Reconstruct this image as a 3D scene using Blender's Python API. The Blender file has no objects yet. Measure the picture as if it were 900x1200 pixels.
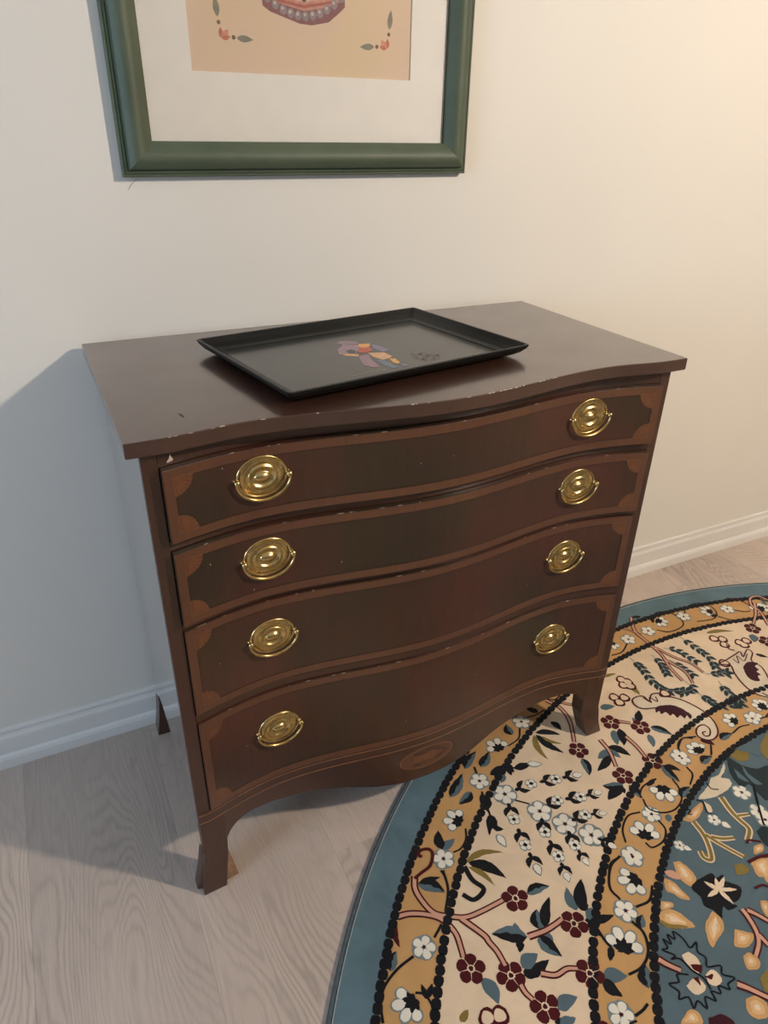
import bpy, bmesh, math, random, json
import numpy as np
from mathutils import Vector, Matrix

# ---------------------------------------------------------------- camera, world, lights, exposure
S = bpy.context.scene
COL = S.collection
PI = math.pi
rnd = random.Random(7)

cam_d = bpy.data.cameras.new('camera')
cam = bpy.data.objects.new('camera', cam_d); COL.objects.link(cam)
yaw, pitch, roll = 0.4617, 0.4998, 0.0182
fwd = Vector((math.sin(yaw)*math.cos(pitch), math.cos(yaw)*math.cos(pitch), -math.sin(pitch)))
rgt = Vector((math.cos(yaw), -math.sin(yaw), 0)); upv = rgt.cross(fwd)
r2 = math.cos(roll)*rgt + math.sin(roll)*upv
u2 = -math.sin(roll)*rgt + math.cos(roll)*upv
mw = Matrix((r2, u2, -fwd)).transposed().to_4x4()
mw.translation = (-0.5709, -1.4481, 1.3375)
cam.matrix_world = mw
cam_d.sensor_fit = 'VERTICAL'; cam_d.sensor_height = 24.0; cam_d.lens = 829.94/1200*24.0
cam_d.clip_start = 0.05
S.camera = cam

W = bpy.data.worlds.new('daylight'); S.world = W; W.use_nodes = True
W.node_tree.nodes['Background'].inputs[0].default_value = (0.62, 0.78, 1.0, 1)
W.node_tree.nodes['Background'].inputs[1].default_value = 1.0

def light(name, kind, loc, energy, col, **kw):
    d = bpy.data.lights.new(name, kind); d.energy = energy; d.color = col
    for k, v in kw.items(): setattr(d, k, v)
    o = bpy.data.objects.new(name, d); COL.objects.link(o); o.location = loc
    return o
LAMP = (1.55, -2.15, 2.31)
LAMP_COL = (1.0, 0.845, 0.685, 1); LAMP_STRENGTH = 1110     # the glowing globe of the pendant lamp lights the room
win = light('window_daylight', 'AREA', (-3.36, -1.75, 1.45), 51, (0.54, 0.75, 1.0), shape='RECTANGLE', size=1.2, size_y=1.3)
win.rotation_euler = (0, -PI/2, 0)

S.view_settings.view_transform = 'Standard'; S.view_settings.look = 'None'
S.view_settings.gamma = 1.0; S.view_settings.use_curve_mapping = False
S.view_settings.exposure = 0.0

# ---------------------------------------------------------------- helpers
def lin(r, g, b):
    f = lambda c: (c/255/12.92) if c/255 <= 0.04045 else ((c/255+0.055)/1.055)**2.4
    return (f(r), f(g), f(b), 1)

class N:
    """small node-graph helper"""
    def __init__(s, name):
        s.m = bpy.data.materials.new(name); s.m.use_nodes = True
        s.t = s.m.node_tree; s.b = s.t.nodes['Principled BSDF']
    def n(s, typ, **kw):
        x = s.t.nodes.new('ShaderNode'+typ)
        for k, v in kw.items(): setattr(x, k, v)
        return x
    def l(s, a, b): s.t.links.new(a, b)
    def coord(s, scale=(1, 1, 1), kind='Object', rot=(0, 0, 0)):
        c = s.n('TexCoord'); m = s.n('Mapping'); m.inputs['Scale'].default_value = scale
        m.inputs['Rotation'].default_value = rot
        s.l(c.outputs[kind], m.inputs['Vector']); return m.outputs[0]
    def noise(s, vec, scale, detail=4, rough=0.55, dist=0.0):
        x = s.n('TexNoise'); x.inputs['Scale'].default_value = scale; x.inputs['Detail'].default_value = detail
        x.inputs['Roughness'].default_value = rough; x.inputs['Distortion'].default_value = dist
        s.l(vec, x.inputs['Vector']); return x.outputs['Fac']
    def ramp(s, fac, stops):
        x = s.n('ValToRGB'); e = x.color_ramp.elements
        while len(e) < len(stops): e.new(0.5)
        for k, (p, c) in enumerate(stops): e[k].position = p; e[k].color = c
        s.l(fac, x.inputs['Fac']); return x.outputs['Color']
    def mix(s, fac, a, b, mode='MIX'):
        x = s.n('Mix', data_type='RGBA', blend_type=mode)
        for sock, v in ((x.inputs[0], fac), (x.inputs[6], a), (x.inputs[7], b)):
            if hasattr(v, 'links') or isinstance(v, bpy.types.NodeSocket): s.l(v, sock)
            else: sock.default_value = v
        return x.outputs[2]
    def math(s, op, a, b=0.0):
        x = s.n('Math', operation=op)
        for sock, v in ((x.inputs[0], a), (x.inputs[1], b)):
            if isinstance(v, bpy.types.NodeSocket): s.l(v, sock)
            else: sock.default_value = v
        return x.outputs[0]
    def base(s, v):
        if isinstance(v, bpy.types.NodeSocket): s.l(v, s.b.inputs['Base Color'])
        else: s.b.inputs['Base Color'].default_value = v
    def bump(s, h, strength=0.3, dist=0.001):
        x = s.n('Bump'); x.inputs['Strength'].default_value = strength; x.inputs['Distance'].default_value = dist
        s.l(h, x.inputs['Height']); s.l(x.outputs[0], s.b.inputs['Normal'])
    def set(s, **kw):
        for k, v in kw.items(): s.b.inputs[k.replace('_', ' ')].default_value = v
        return s

def simple(name, col, rough=0.5, var=0.12, scale=30, **kw):
    g = N(name); v = g.coord()
    f = g.noise(v, scale, 3)
    d = tuple(c*(1-var) for c in col[:3])+(1,); u = tuple(min(1, c*(1+var)) for c in col[:3])+(1,)
    g.base(g.ramp(f, [(0.3, d), (0.7, u)])); g.set(Roughness=rough, **kw)
    return g.m

def mesh_obj(name, verts, faces, mat, parent=None, smooth=False, midx=None, uvs=None):
    me = bpy.data.meshes.new(name); me.from_pydata(verts, [], faces)
    for m in (mat if isinstance(mat, (list, tuple)) else [mat]): me.materials.append(m)
    if midx is not None: me.polygons.foreach_set('material_index', midx)
    if smooth: me.polygons.foreach_set('use_smooth', [True]*len(me.polygons))
    me.update()
    o = bpy.data.objects.new(name, me); COL.objects.link(o)
    if parent: o.parent = parent
    return o

def bm_obj(name, bm, mat, parent=None, smooth=False, bevel=0, seg=2, angle=0.6):
    bmesh.ops.recalc_face_normals(bm, faces=bm.faces)
    me = bpy.data.meshes.new(name); bm.to_mesh(me); bm.free()
    for m in (mat if isinstance(mat, (list, tuple)) else [mat]): me.materials.append(m)
    if smooth: me.polygons.foreach_set('use_smooth', [True]*len(me.polygons))
    o = bpy.data.objects.new(name, me); COL.objects.link(o)
    if parent: o.parent = parent
    if bevel:
        b = o.modifiers.new('edge', 'BEVEL'); b.width = bevel; b.segments = seg; b.limit_method = 'ANGLE'; b.angle_limit = angle
    return o

def add_box(bm, x0, x1, y0, y1, z0, z1):
    v = [bm.verts.new(p) for p in ((x0,y0,z0),(x1,y0,z0),(x1,y1,z0),(x0,y1,z0),(x0,y0,z1),(x1,y0,z1),(x1,y1,z1),(x0,y1,z1))]
    for f in ((0,1,2,3),(4,5,6,7),(0,1,5,4),(1,2,6,5),(2,3,7,6),(3,0,4,7)): bm.faces.new([v[i] for i in f])
def box(name, x0, x1, y0, y1, z0, z1, mat, parent=None, bevel=0):
    bm = bmesh.new(); add_box(bm, x0, x1, y0, y1, z0, z1); return bm_obj(name, bm, mat, parent, bevel=bevel)
def add_prism(bm, pts, axis, a0, a1):
    """closed polygon swept along one axis"""
    mk = {'x': lambda p, a: (a, p[0], p[1]), 'y': lambda p, a: (p[0], a, p[1]), 'z': lambda p, a: (p[0], p[1], a)}[axis]
    A = [bm.verts.new(mk(p, a0)) for p in pts]; B = [bm.verts.new(mk(p, a1)) for p in pts]
    bm.faces.new(A); bm.faces.new(B[::-1])
    for i in range(len(pts)): bm.faces.new((A[i], A[(i+1) % len(pts)], B[(i+1) % len(pts)], B[i]))
def tube(bm, pts, r, n=8, closed=False):
    pts = [Vector(p) for p in pts]; rings = []
    for i, p in enumerate(pts):
        a = pts[i-1] if (i or closed) else p; b = pts[(i+1) % len(pts)] if (i < len(pts)-1 or closed) else p
        t = (b-a).normalized(); q = Vector((0, 1, 0)) if abs(t.y) < 0.9 else Vector((0, 0, 1))
        u = t.cross(q).normalized(); w = t.cross(u)
        rr = r(i/(len(pts)-1)) if callable(r) else r
        rings.append([bm.verts.new(p+rr*(math.cos(2*PI*k/n)*u+math.sin(2*PI*k/n)*w)) for k in range(n)])
    m = len(rings)
    for i in range(m if closed else m-1):
        A, B = rings[i], rings[(i+1) % m]
        for k in range(n): bm.faces.new((A[k], A[(k+1) % n], B[(k+1) % n], B[k]))
    if not closed: bm.faces.new(rings[0][::-1]); bm.faces.new(rings[-1])
def empty(name, loc=(0, 0, 0)):
    o = bpy.data.objects.new(name, None); o.location = loc; o.empty_display_size = 0.05; COL.objects.link(o); return o
def tag(o, label, cat, group=None):
    o['label'] = label; o['category'] = cat
    if group: o['group'] = group
    return o
def struct(o): o['kind'] = 'structure'; return o

# ---------------------------------------------------------------- the room
g = N('wall_paint'); v = g.coord()
g.base(g.ramp(g.noise(v, 1.3, 3), [(0.3, lin(229, 226, 218)), (0.7, lin(233, 230, 222))]))
g.set(Roughness=0.62); g.bump(g.noise(v, 260, 2), 0.12, 0.0008); M_WALL = g.m
g = N('low_bounce_wall_paint'); v = g.coord(); g.base(g.ramp(g.noise(v, 1.3, 3), [(0.3, lin(128, 121, 112)), (0.7, lin(134, 127, 118))])); g.set(Roughness=0.8); M_WALL2 = g.m  # walls out of view, darkened so they bounce less light back
g = N('ceiling_paint'); v = g.coord(); g.base(g.ramp(g.noise(v, 2, 2), [(0.3, lin(232, 230, 226)), (0.7, lin(236, 234, 230))])); g.set(Roughness=0.9); M_CEIL = g.m
g = N('trim_enamel'); v = g.coord(); g.base(g.ramp(g.noise(v, 5, 3), [(0.3, lin(228, 226, 222)), (0.7, lin(235, 233, 229))])); g.set(Roughness=0.32); M_TRIM = g.m

XL, XR, YF, ZC = -3.4, 4.6, -5.6, 2.6
struct(box('wall_back', XL-0.1, XR+0.1, 0, 0.1, -0.02, ZC, M_WALL))
struct(box('wall_right', XR, XR+0.1, YF, 0, -0.02, ZC, M_WALL2))
struct(box('wall_front', XL-0.1, XR+0.1, YF-0.1, YF, -0.02, ZC, M_WALL2))
struct(box('ceiling', XL-0.1, XR+0.1, YF-0.1, 0.1, ZC, ZC+0.1, M_CEIL))
# left wall with a window opening
wy0, wy1, wz0, wz1 = -2.4, -1.1, 0.8, 2.1
bm = bmesh.new()
add_box(bm, XL-0.1, XL, YF, wy0, -0.02, ZC); add_box(bm, XL-0.1, XL, wy1, 0, -0.02, ZC)
add_box(bm, XL-0.1, XL, wy0, wy1, -0.02, wz0); add_box(bm, XL-0.1, XL, wy0, wy1, wz1, ZC)
struct(bm_obj('wall_left', bm, M_WALL2))
wn = struct(empty('window_1', (XL, (wy0+wy1)/2, wz0)))
bm = bmesh.new(); yc = (wy0+wy1)/2; hw = (wy1-wy0)/2
for a in ((-hw, -hw+0.05, 0, wz1-wz0), (hw-0.05, hw, 0, wz1-wz0), (-hw, hw, 0, 0.05), (-hw, hw, wz1-wz0-0.05, wz1-wz0), (-hw, hw, 0.63, 0.67)):
    add_box(bm, -0.09, -0.03, a[0], a[1], a[2], a[3])
bm_obj('window_frame', bm, M_TRIM, wn)
bm = bmesh.new(); add_box(bm, -0.02, 0.035, -hw-0.05, hw+0.05, -0.03, 0.0); bm_obj('window_sill', bm, M_TRIM, wn)

# baseboards: ogee top, flat face, small shoe moulding
PROF = [(0, 0.104), (-0.006, 0.104), (-0.0085, 0.100), (-0.009, 0.096), (-0.0065, 0.092), (-0.008, 0.086), (-0.0125, 0.080), (-0.0135, 0.074), (-0.0135, 0.036),
        (-0.016, 0.035), (-0.021, 0.031), (-0.0245, 0.024), (-0.0255, 0.012), (-0.0255, 0.0), (0, 0)]
PROF = [(y*0.78, z) for y, z in PROF]
bm = bmesh.new(); add_prism(bm, PROF, 'x', XL, XR); struct(bm_obj('baseboard_back', bm, M_TRIM))
bm = bmesh.new(); add_prism(bm, [(XL-p[0], p[1]) for p in PROF], 'y', YF, -0.03); struct(bm_obj('baseboard_left', bm, M_TRIM))
bm = bmesh.new(); add_prism(bm, [(XR+p[0], p[1]) for p in PROF], 'y', YF, -0.03); struct(bm_obj('baseboard_right', bm, M_TRIM))

# floor: wide greige laminate boards, laid towards the wall, each board a piece
g = N('greige_oak_board')
oi = g.n('ObjectInfo'); rv = oi.outputs['Random']
tc = g.n('TexCoord'); off = g.n('VectorMath', operation='MULTIPLY_ADD')
cmb = g.n('CombineXYZ'); g.l(rv, cmb.inputs[0]); g.l(rv, cmb.inputs[1]); g.l(rv, cmb.inputs[2])
g.l(cmb.outputs[0], off.inputs[0]); off.inputs[1].default_value = (17, 31, 5); g.l(tc.outputs['Object'], off.inputs[2])
def mapped(sc):
    m = g.n('Mapping'); m.inputs['Scale'].default_value = sc; g.l(off.outputs[0], m.inputs['Vector']); return m.outputs[0]
warp = g.noise(mapped((4.6, 1.3, 1)), 1.0, 2, 0.45, 0.5)
warp2 = g.noise(mapped((40, 9, 1)), 1.0, 3, 0.6)
rings = g.math('SINE', g.math('MULTIPLY', g.math('MULTIPLY_ADD', warp2, 0.035), 230.0))
rings.node.inputs[0].links[0].from_node.inputs[0].links[0].from_node.inputs[2].default_value = 0
g.l(warp, rings.node.inputs[0].links[0].from_node.inputs[0].links[0].from_node.inputs[2])
rings = g.math('MULTIPLY_ADD', rings, 0.5); rings.node.inputs[2].default_value = 0.5
rings = g.math('POWER', rings, 2.2)
fib = g.noise(mapped((420, 11, 1)), 1.0, 3, 0.65)
fig = g.noise(mapped((28, 5, 1)), 1.0, 3, 0.6, 1.2)
patch = g.noise(mapped((3.5, 1.4, 1)), 1.0, 2)
c1 = g.ramp(patch, [(0.3, lin(206, 189, 177)), (0.7, lin(222, 205, 193))])
amt = g.ramp(g.noise(mapped((2.6, 0.9, 1)), 1.0, 2, 0.5), [(0.40, (0.10, 0.10, 0.10, 1)), (0.62, (0.56, 0.56, 0.56, 1))])
c2 = g.mix(g.math('MULTIPLY', rings, amt), c1, lin(136, 126, 117))
c3 = g.mix(g.math('MULTIPLY', fib, 0.5), c2, lin(126, 115, 107))
kn = g.ramp(fig, [(0.60, (0, 0, 0, 1)), (0.78, (1, 1, 1, 1))])
c4 = g.mix(g.math('MULTIPLY', kn, 0.22), c3, lin(112, 101, 93))
tone = g.ramp(rv, [(0, (0.90, 0.91, 0.92, 1)), (1, (1.06, 1.05, 1.03, 1))])
g.base(g.mix(1.0, c4, tone, 'MULTIPLY')); g.set(Roughness=0.36); g.b.inputs['Specular IOR Level'].default_value = 0.5
g.bump(fib, 0.10, 0.0006); M_BOARD = g.m
M_JOINT = simple('joint_brown', lin(104, 94, 86), 0.9)  # dull brown base that shows in the joints between boards
fl = struct(box('floor', XL-0.1, XR+0.1, YF-0.1, 0.1, -0.06, -0.010, M_JOINT))
PWID = 0.2885; shared = {}
i0 = int(math.floor((XL+0.512)/PWID)); x = -0.512+i0*PWID; k = 0
while x < XR:
    x0, x1 = max(x, XL), min(x+PWID, XR)
    y = 0.0 - [0.55, 1.35, 0.2, 0.95, 1.15, 0.75][k % 6] if not (-0.9 < x < -0.4) else -1.38
    cuts = [0.0]
    while y > YF: cuts.append(y); y -= 1.38
    cuts.append(YF)
    for a, b in zip(cuts[1:], cuts[:-1]):
        key = (round(x1-x0, 4), round(b-a, 4))
        if key not in shared:
            w, h, e, d = (x1-x0)/2, (b-a)/2, 0.0004, 0.0003
            vs = [(sx*(w-0.0001), sy*(h-0.0001), -0.011) for sx, sy in ((-1,-1),(1,-1),(1,1),(-1,1))]
            vs += [(sx*(w-0.0001), sy*(h-0.0001), -d) for sx, sy in ((-1,-1),(1,-1),(1,1),(-1,1))]
            vs += [(sx*(w-0.0001-e), sy*(h-0.0001-e), 0) for sx, sy in ((-1,-1),(1,-1),(1,1),(-1,1))]
            fs = [(8,9,10,11)]+[(i, (i+1) % 4, 4+(i+1) % 4, 4+i) for i in range(4)]+[(4+i, 4+(i+1) % 4, 8+(i+1) % 4, 8+i) for i in range(4)]
            me = bpy.data.meshes.new('plank'); me.from_pydata(vs, [], fs); me.materials.append(M_BOARD); shared[key] = me
        o = bpy.data.objects.new('plank', shared[key]); COL.objects.link(o); o.location = ((x0+x1)/2, (a+b)/2, 0); o.parent = fl
    x += PWID; k += 1

# pendant lamp that lights the room
g = N('opal_glass'); g.base(lin(250, 245, 235)); g.b.inputs['Emission Color'].default_value = LAMP_COL; g.b.inputs['Emission Strength'].default_value = LAMP_STRENGTH; M_OPAL = g.m
M_LMET = simple('brushed_nickel', lin(170, 168, 162), 0.3, Metallic=1.0)
lamp = tag(empty('pendant_lamp', (LAMP[0], LAMP[1], ZC)), 'pendant lamp with opal globe under an added metal shade that keeps light off the ceiling', 'lamp')
bm = bmesh.new(); bmesh.ops.create_cone(bm, cap_ends=True, segments=32, radius1=0.05, radius2=0.06, depth=0.02, matrix=Matrix.Translation((0, 0, -0.01))); bm_obj('ceiling_plate', bm, M_LMET, lamp, False, 0.003)
bm = bmesh.new(); bmesh.ops.create_cone(bm, cap_ends=True, segments=24, radius1=0.034, radius2=0.02, depth=0.05, matrix=Matrix.Translation((0, 0, LAMP[2]-ZC+0.1))); bm_obj('socket_cap', bm, M_LMET, lamp, False, 0.003)
bm = bmesh.new(); tube(bm, [(0, 0, -0.01), (0, 0, LAMP[2]-ZC+0.1)], 0.004); bm_obj('cord', bm, M_LMET, lamp, True)
bm = bmesh.new(); prof = [(0.03, 0.085), (0.06, 0.080), (0.10, 0.062), (0.145, 0.036), (0.175, 0.006), (0.172, 0.005), (0.142, 0.034), (0.098, 0.059), (0.06, 0.077), (0.03, 0.082)]
rg = [[bm.verts.new((r*math.cos(2*PI*j/40), r*math.sin(2*PI*j/40), LAMP[2]-ZC+z)) for j in range(40)] for r, z in prof]
for A, B in zip(rg, rg[1:]):
    for j in range(40): bm.faces.new((A[j], A[(j+1) % 40], B[(j+1) % 40], B[j]))
bm_obj('added_lamp_shade', bm, M_LMET, lamp, True)  # unseen shade, added to block lamp light from bouncing off the ceiling
bm = bmesh.new(); bmesh.ops.create_icosphere(bm, subdivisions=2, radius=0.072, matrix=Matrix.Translation((0, 0, LAMP[2]-ZC))); bm_obj('globe', bm, M_OPAL, lamp, True)

# ---------------------------------------------------------------- the chest of drawers
def mahogany(name, a, b, c, rough, coat=0.5, coat_rough=0.08, grain='x', mottled=0.5, spec=0.5):
    g = N(name)
    v = g.coord({'x': (2.2, 14, 34), 'z': (30, 14, 2.2), 'y': (34, 2.2, 14)}[grain])
    f = g.noise(v, 2.2, 5, 0.6, 0.5); cl = g.noise(g.coord((4.2, 4.2, 3.0)), 1.0, 3, 0.5)
    pores = g.noise(g.coord({'x': (18, 300, 300), 'z': (300, 300, 18), 'y': (300, 18, 300)}[grain]), 1.0, 2, 0.5)
    col = g.mix(g.ramp(cl, [(0.38, (0, 0, 0, 1)), (0.64, (1, 1, 1, 1))]), a, b)
    col = g.mix(g.math('MULTIPLY', f, mottled), col, c)
    col = g.mix(g.ramp(pores, [(0.58, (0, 0, 0, 1)), (0.8, (0.35, 0.35, 0.35, 1))]), col, tuple(q*0.55 for q in c[:3])+(1,))
    g.base(col)
    sm = g.noise(g.coord((9, 9, 9)), 1.0, 3)
    rr = g.math('MULTIPLY_ADD', sm, 0.14); rr.node.inputs[2].default_value = rough-0.07
    g.l(rr, g.b.inputs['Roughness']); g.set(Coat_Weight=coat, Coat_Roughness=coat_rough); g.b.inputs['Specular IOR Level'].default_value = spec
    g.bump(pores, 0.05, 0.0004)
    return g.m
M_CASE = mahogany('mahogany_case', lin(70, 44, 32), lin(79, 48, 35), lin(48, 31, 23), 0.36, 0.3, 0.15, 'z')
M_TOP = mahogany('mahogany_top', lin(66, 43, 33), lin(76, 48, 37), lin(50, 33, 26), 0.36, 1.0, 0.14, 'x')
M_SIDE = mahogany('polished_mahogany_side', lin(70, 42, 32), lin(78, 47, 36), lin(50, 31, 24), 0.10, 1.0, 0.012, 'z')
M_SIDE.node_tree.nodes['Principled BSDF'].inputs['Coat IOR'].default_value = 1.6
M_FRONT = mahogany('mahogany_veneer', lin(58, 45, 30), lin(84, 44, 34), lin(46, 31, 23), 0.34, 0.25, 0.18, 'z', 0.6)
M_RAIL = mahogany('mahogany_rail', lin(77, 47, 34), lin(69, 43, 31), lin(50, 32, 24), 0.38, 0.3, 0.2, 'x')
M_BAND = mahogany('crossbanding', lin(106, 69, 46), lin(96, 60, 42), lin(78, 50, 36), 0.36, 0.3, 0.2, 'z', 0.7)
M_FAN = mahogany('fan_inlay', lin(122, 76, 46), lin(108, 66, 42), lin(82, 52, 34), 0.36, 0.3, 0.2, 'z', 0.6)
M_LINE = simple('boxwood_stringing', lin(132, 92, 64), 0.4, 0.2, 60)
M_DARKLINE = simple('ebony_stringing', lin(52, 32, 24), 0.4)
M_RAW = simple('raw_worn_wood', lin(150, 120, 96), 0.75, 0.35, 60)
M_CHIP = simple('bare_chip', lin(205, 190, 172), 0.7, 0.2, 200)
M_GAP = simple('dark_carcass', lin(34, 20, 15), 0.8)
g = N('polished_brass'); v = g.coord()
g.base(g.ramp(g.noise(v, 60, 3), [(0.3, lin(196, 168, 108)), (0.7, lin(226, 202, 146))]))
g.set(Metallic=1.0, Roughness=0.24)
g.bump(g.noise(g.coord(), 420, 2, 0.6), 0.12, 0.0012); M_BRASS = g.m

HT = 0.9698                      # top surface
CX, XS = 0.481, 0.457            # case half width, drawer half width
YB = -0.0235                     # back of the case
def serp(x, c=-0.531, dip=-0.501, e=-0.5285, xd=0.305):
    a = abs(x)
    if a <= xd: return dip+(c-dip)*(1+math.cos(PI*a/xd))/2
    t = min(1.0, (a-xd)/(0.457-xd)); return dip+(e-dip)*(t**1.7)
def front_slab(bm, x0, x1, zlo, zhi, off, thick, n=56, mats=0):
    """board whose front follows the serpentine; zlo may be a function of x"""
    zf = zlo if callable(zlo) else (lambda x: zlo)
    A = []
    for i in range(n+1):
        x = x0+(x1-x0)*i/n; y = serp(x)+off
        A.append([bm.verts.new(p) for p in ((x, y, zf(x)), (x, y, zhi), (x, y+thick, zhi), (x, y+thick, zf(x)))])
    for P, Q in zip(A, A[1:]):
        for k in range(4): bm.faces.new((P[k], Q[k], Q[(k+1) % 4], P[(k+1) % 4]))
    bm.faces.new(A[0]); bm.faces.new(A[-1][::-1])

chest = tag(empty('chest_of_drawers', (0, -0.28, 0)), 'serpentine mahogany chest of four drawers with oval brass pulls against the wall', 'chest of drawers')
CH = Matrix.Translation((0, 0.28, 0))
def cpart(o, parent=None):
    o.parent = parent or chest
    if parent is None: o.matrix_parent_inverse = CH
    return o

# top slab
def top_y(x):
    a = abs(x); xd, c, dip, e = 0.325, -0.5655, -0.5285, -0.5435
    if a <= xd: return dip+(c-dip)*(1+math.cos(PI*a/xd))/2
    t = min(1.0, (a-xd)/(0.46-xd)); return dip+(e-dip)*(t*t*(3-2*t))
bm = bmesh.new(); n = 80; A = []
for i in range(n+1):
    x = -0.5+i/n; A.append([bm.verts.new(p) for p in ((x, top_y(x), HT-0.0225), (x, top_y(x), HT), (x, -0.0215, HT), (x, -0.0215, HT-0.0225))])
for P, Q in zip(A, A[1:]):
    for k in range(4): bm.faces.new((P[k], Q[k], Q[(k+1) % 4], P[(k+1) % 4]))
bm.faces.new(A[0]); bm.faces.new(A[-1][::-1])
top_o = cpart(bm_obj('top', bm, M_TOP, bevel=0.002, seg=3))
# sides, back, bottom, inside
for s in (-1, 1):
    cpart(box('side_panel', *sorted((s*CX, s*(CX-0.018))), -0.514, YB, 0.195, HT-0.0226, M_SIDE))
    cpart(box('stile', *sorted((s*CX, s*(XS+0.0012))), -0.5285, -0.5142, 0.195, HT-0.0226, M_CASE, bevel=0.001))
cpart(box('back_panel', -CX+0.019, CX-0.019, YB-0.012, YB, 0.2, HT-0.024, M_GAP))
bm = bmesh.new(); add_box(bm, -CX+0.019, CX-0.019, -0.46, YB-0.013, 0.205, 0.215); add_box(bm, -CX+0.019, CX-0.019, -0.478, -0.472, 0.216, HT-0.024)
cpart(bm_obj('carcass', bm, M_GAP))

# drawers (z bottom, z top, proud of the rails)
DR = [(0.8045, 0.9215, 0.0125), (0.6555, 0.7870, 0.0105), (0.4665, 0.6425, 0.0045), (0.2325, 0.4455, 0.0035)]
# rails between the drawers
zr = [(0.9225, HT-0.0228)]+[(DR[i+1][1]+0.0015, DR[i][0]-0.0015) for i in range(3)]
for a, b in zr:
    bm = bmesh.new(); front_slab(bm, -XS-0.0008, XS+0.0008, a, b, 0.0005, 0.022); cpart(bm_obj('rail', bm, M_CASE if b > 0.93 else M_RAIL))
# bottom moulding: two light lines on a dark bead
bm = bmesh.new(); front_slab(bm, -CX+0.0003, CX-0.0003, 0.2035, 0.2315, -0.0015, 0.022)
mo = cpart(bm_obj('bottom_moulding', bm, M_RAIL, bevel=0.001))
for z in (0.2255, 0.2055):
    bm = bmesh.new(); front_slab(bm, -CX+0.001, CX-0.001, z, z+0.0016, -0.0022, 0.002); bm_obj('stringing', bm, M_LINE).parent = mo
# shaped apron
AP = [(0, .101), (.05, .1025), (.08, .106), (.12, .114), (.18, .134), (.25, .150), (.30, .157), (.34, .163), (.375, .1665), (.395, .1645), (.412, .158), (.424, .148), (.4325, .132)]
def apron_z(x):
    a = abs(x)
    for (x0, z0), (x1, z1) in zip(AP, AP[1:]):
        if a <= x1+1e-6: t = (a-x0)/(x1-x0); return z0+(z1-z0)*t
    return AP[-1][1]
bm = bmesh.new(); front_slab(bm, -0.4325, 0.4325, apron_z, 0.2032, 0.0006, 0.020, n=120); apron = cpart(bm_obj('apron', bm, M_CASE))
# oval shell inlay on the apron
def on_front(x, z, off): return (x, serp(x)+off, z)
def inlay(name, pts, off, mat, parent, thick=0.0012):
    bm = bmesh.new(); k = len(pts)
    F_ = [bm.verts.new(on_front(x, z, off)) for x, z in pts]; B_ = [bm.verts.new(on_front(x, z, off+thick)) for x, z in pts]
    bm.faces.new(F_); bm.faces.new(B_[::-1])
    for i in range(k): bm.faces.new((F_[i], F_[(i+1) % k], B_[(i+1) % k], B_[i]))
    o = bm_obj(name, bm, mat); o.parent = parent; return o
ov = lambda a, b, n=40: [(-0.001+a*math.cos(2*PI*i/n), 0.1605+b*math.sin(2*PI*i/n)) for i in range(n)]
inlay('oval_stringing', ov(0.064, 0.0300), 0.0003, M_LINE, apron)
inlay('oval_inlay', ov(0.0622, 0.0283), -0.0001, M_BAND, apron)
sh = []
for i in range(30):
    t = 2*PI*i/30; r = 1+0.16*math.cos(5*t); sh.append((-0.001+0.036*r*math.cos(t), 0.1605+0.0115*r*math.sin(t)))
inlay('shell_inlay', sh, -0.0004, M_FAN, apron)

# legs: splayed bracket feet
def foot(s, y0, y1, zb, glue):
    fl_ = (0.015, 0.015) if y0 > -0.4 else (0.011, 0.021) if s < 0 else (0.024, 0.027)
    i_ = [(0.4325+fl_[0]*1.25, zb), (0.4325+fl_[0]*0.65, 0.05), (0.4345, 0.09), (0.4325, 0.132), (0.4325, 0.2032)]
    bm = bmesh.new(); E = []
    for f_, yy in ((fl_[0], y0), (fl_[0], y0+0.016), (fl_[1], y0+0.020), (fl_[1], y1)):
        o_ = [(CX-0.001, 0.2032), (CX-0.001, 0.106), (CX+f_*0.14, 0.09), (CX+f_*0.45, 0.05), (CX+f_, zb)]
        E.append([bm.verts.new((s*x, serp(min(abs(x), 0.457))+0.0003 if (yy == y0 and y0 < -0.4) else yy, z)) for x, z in o_+i_])
    for P, Q in zip(E, E[1:]):
        for k in range(len(P)): bm.faces.new((P[k], P[(k+1) % len(P)], Q[(k+1) % len(P)], Q[k]))
    bm.faces.new(E[0]); bm.faces.new(E[-1][::-1])
    o = cpart(bm_obj('leg', bm, M_CASE, bevel=0.0012))
    if glue:
        bm = bmesh.new(); yy = y0+0.012
        vs = [bm.verts.new(p) for p in ((s*0.455, yy, zb), (s*0.418, yy+0.006, zb), (s*0.4305, yy+0.004, 0.078), (s*0.445, yy, 0.085),
              (s*0.455, yy+0.03, zb), (s*0.424, yy+0.03, zb), (s*0.4325, yy+0.028, 0.07), (s*0.445, yy+0.03, 0.08))]
        for f in ((0,1,2,3),(4,5,6,7),(0,1,5,4),(1,2,6,5),(2,3,7,6),(3,0,4,7)): bm.faces.new([vs[i] for i in f])
        q = bm_obj('glue_block', bm, M_RAW, bevel=0.001); q.parent = o; q['label'] = 'worn raw wood block behind the foot'
foot(-1, -0.5280, -0.485, 0.0, True)
foot(1, -0.5280, -0.485, 0.0112, False)
foot(-1, -0.066, YB, 0.0, False); foot(1, -0.066, YB, 0.0, False)
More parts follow.
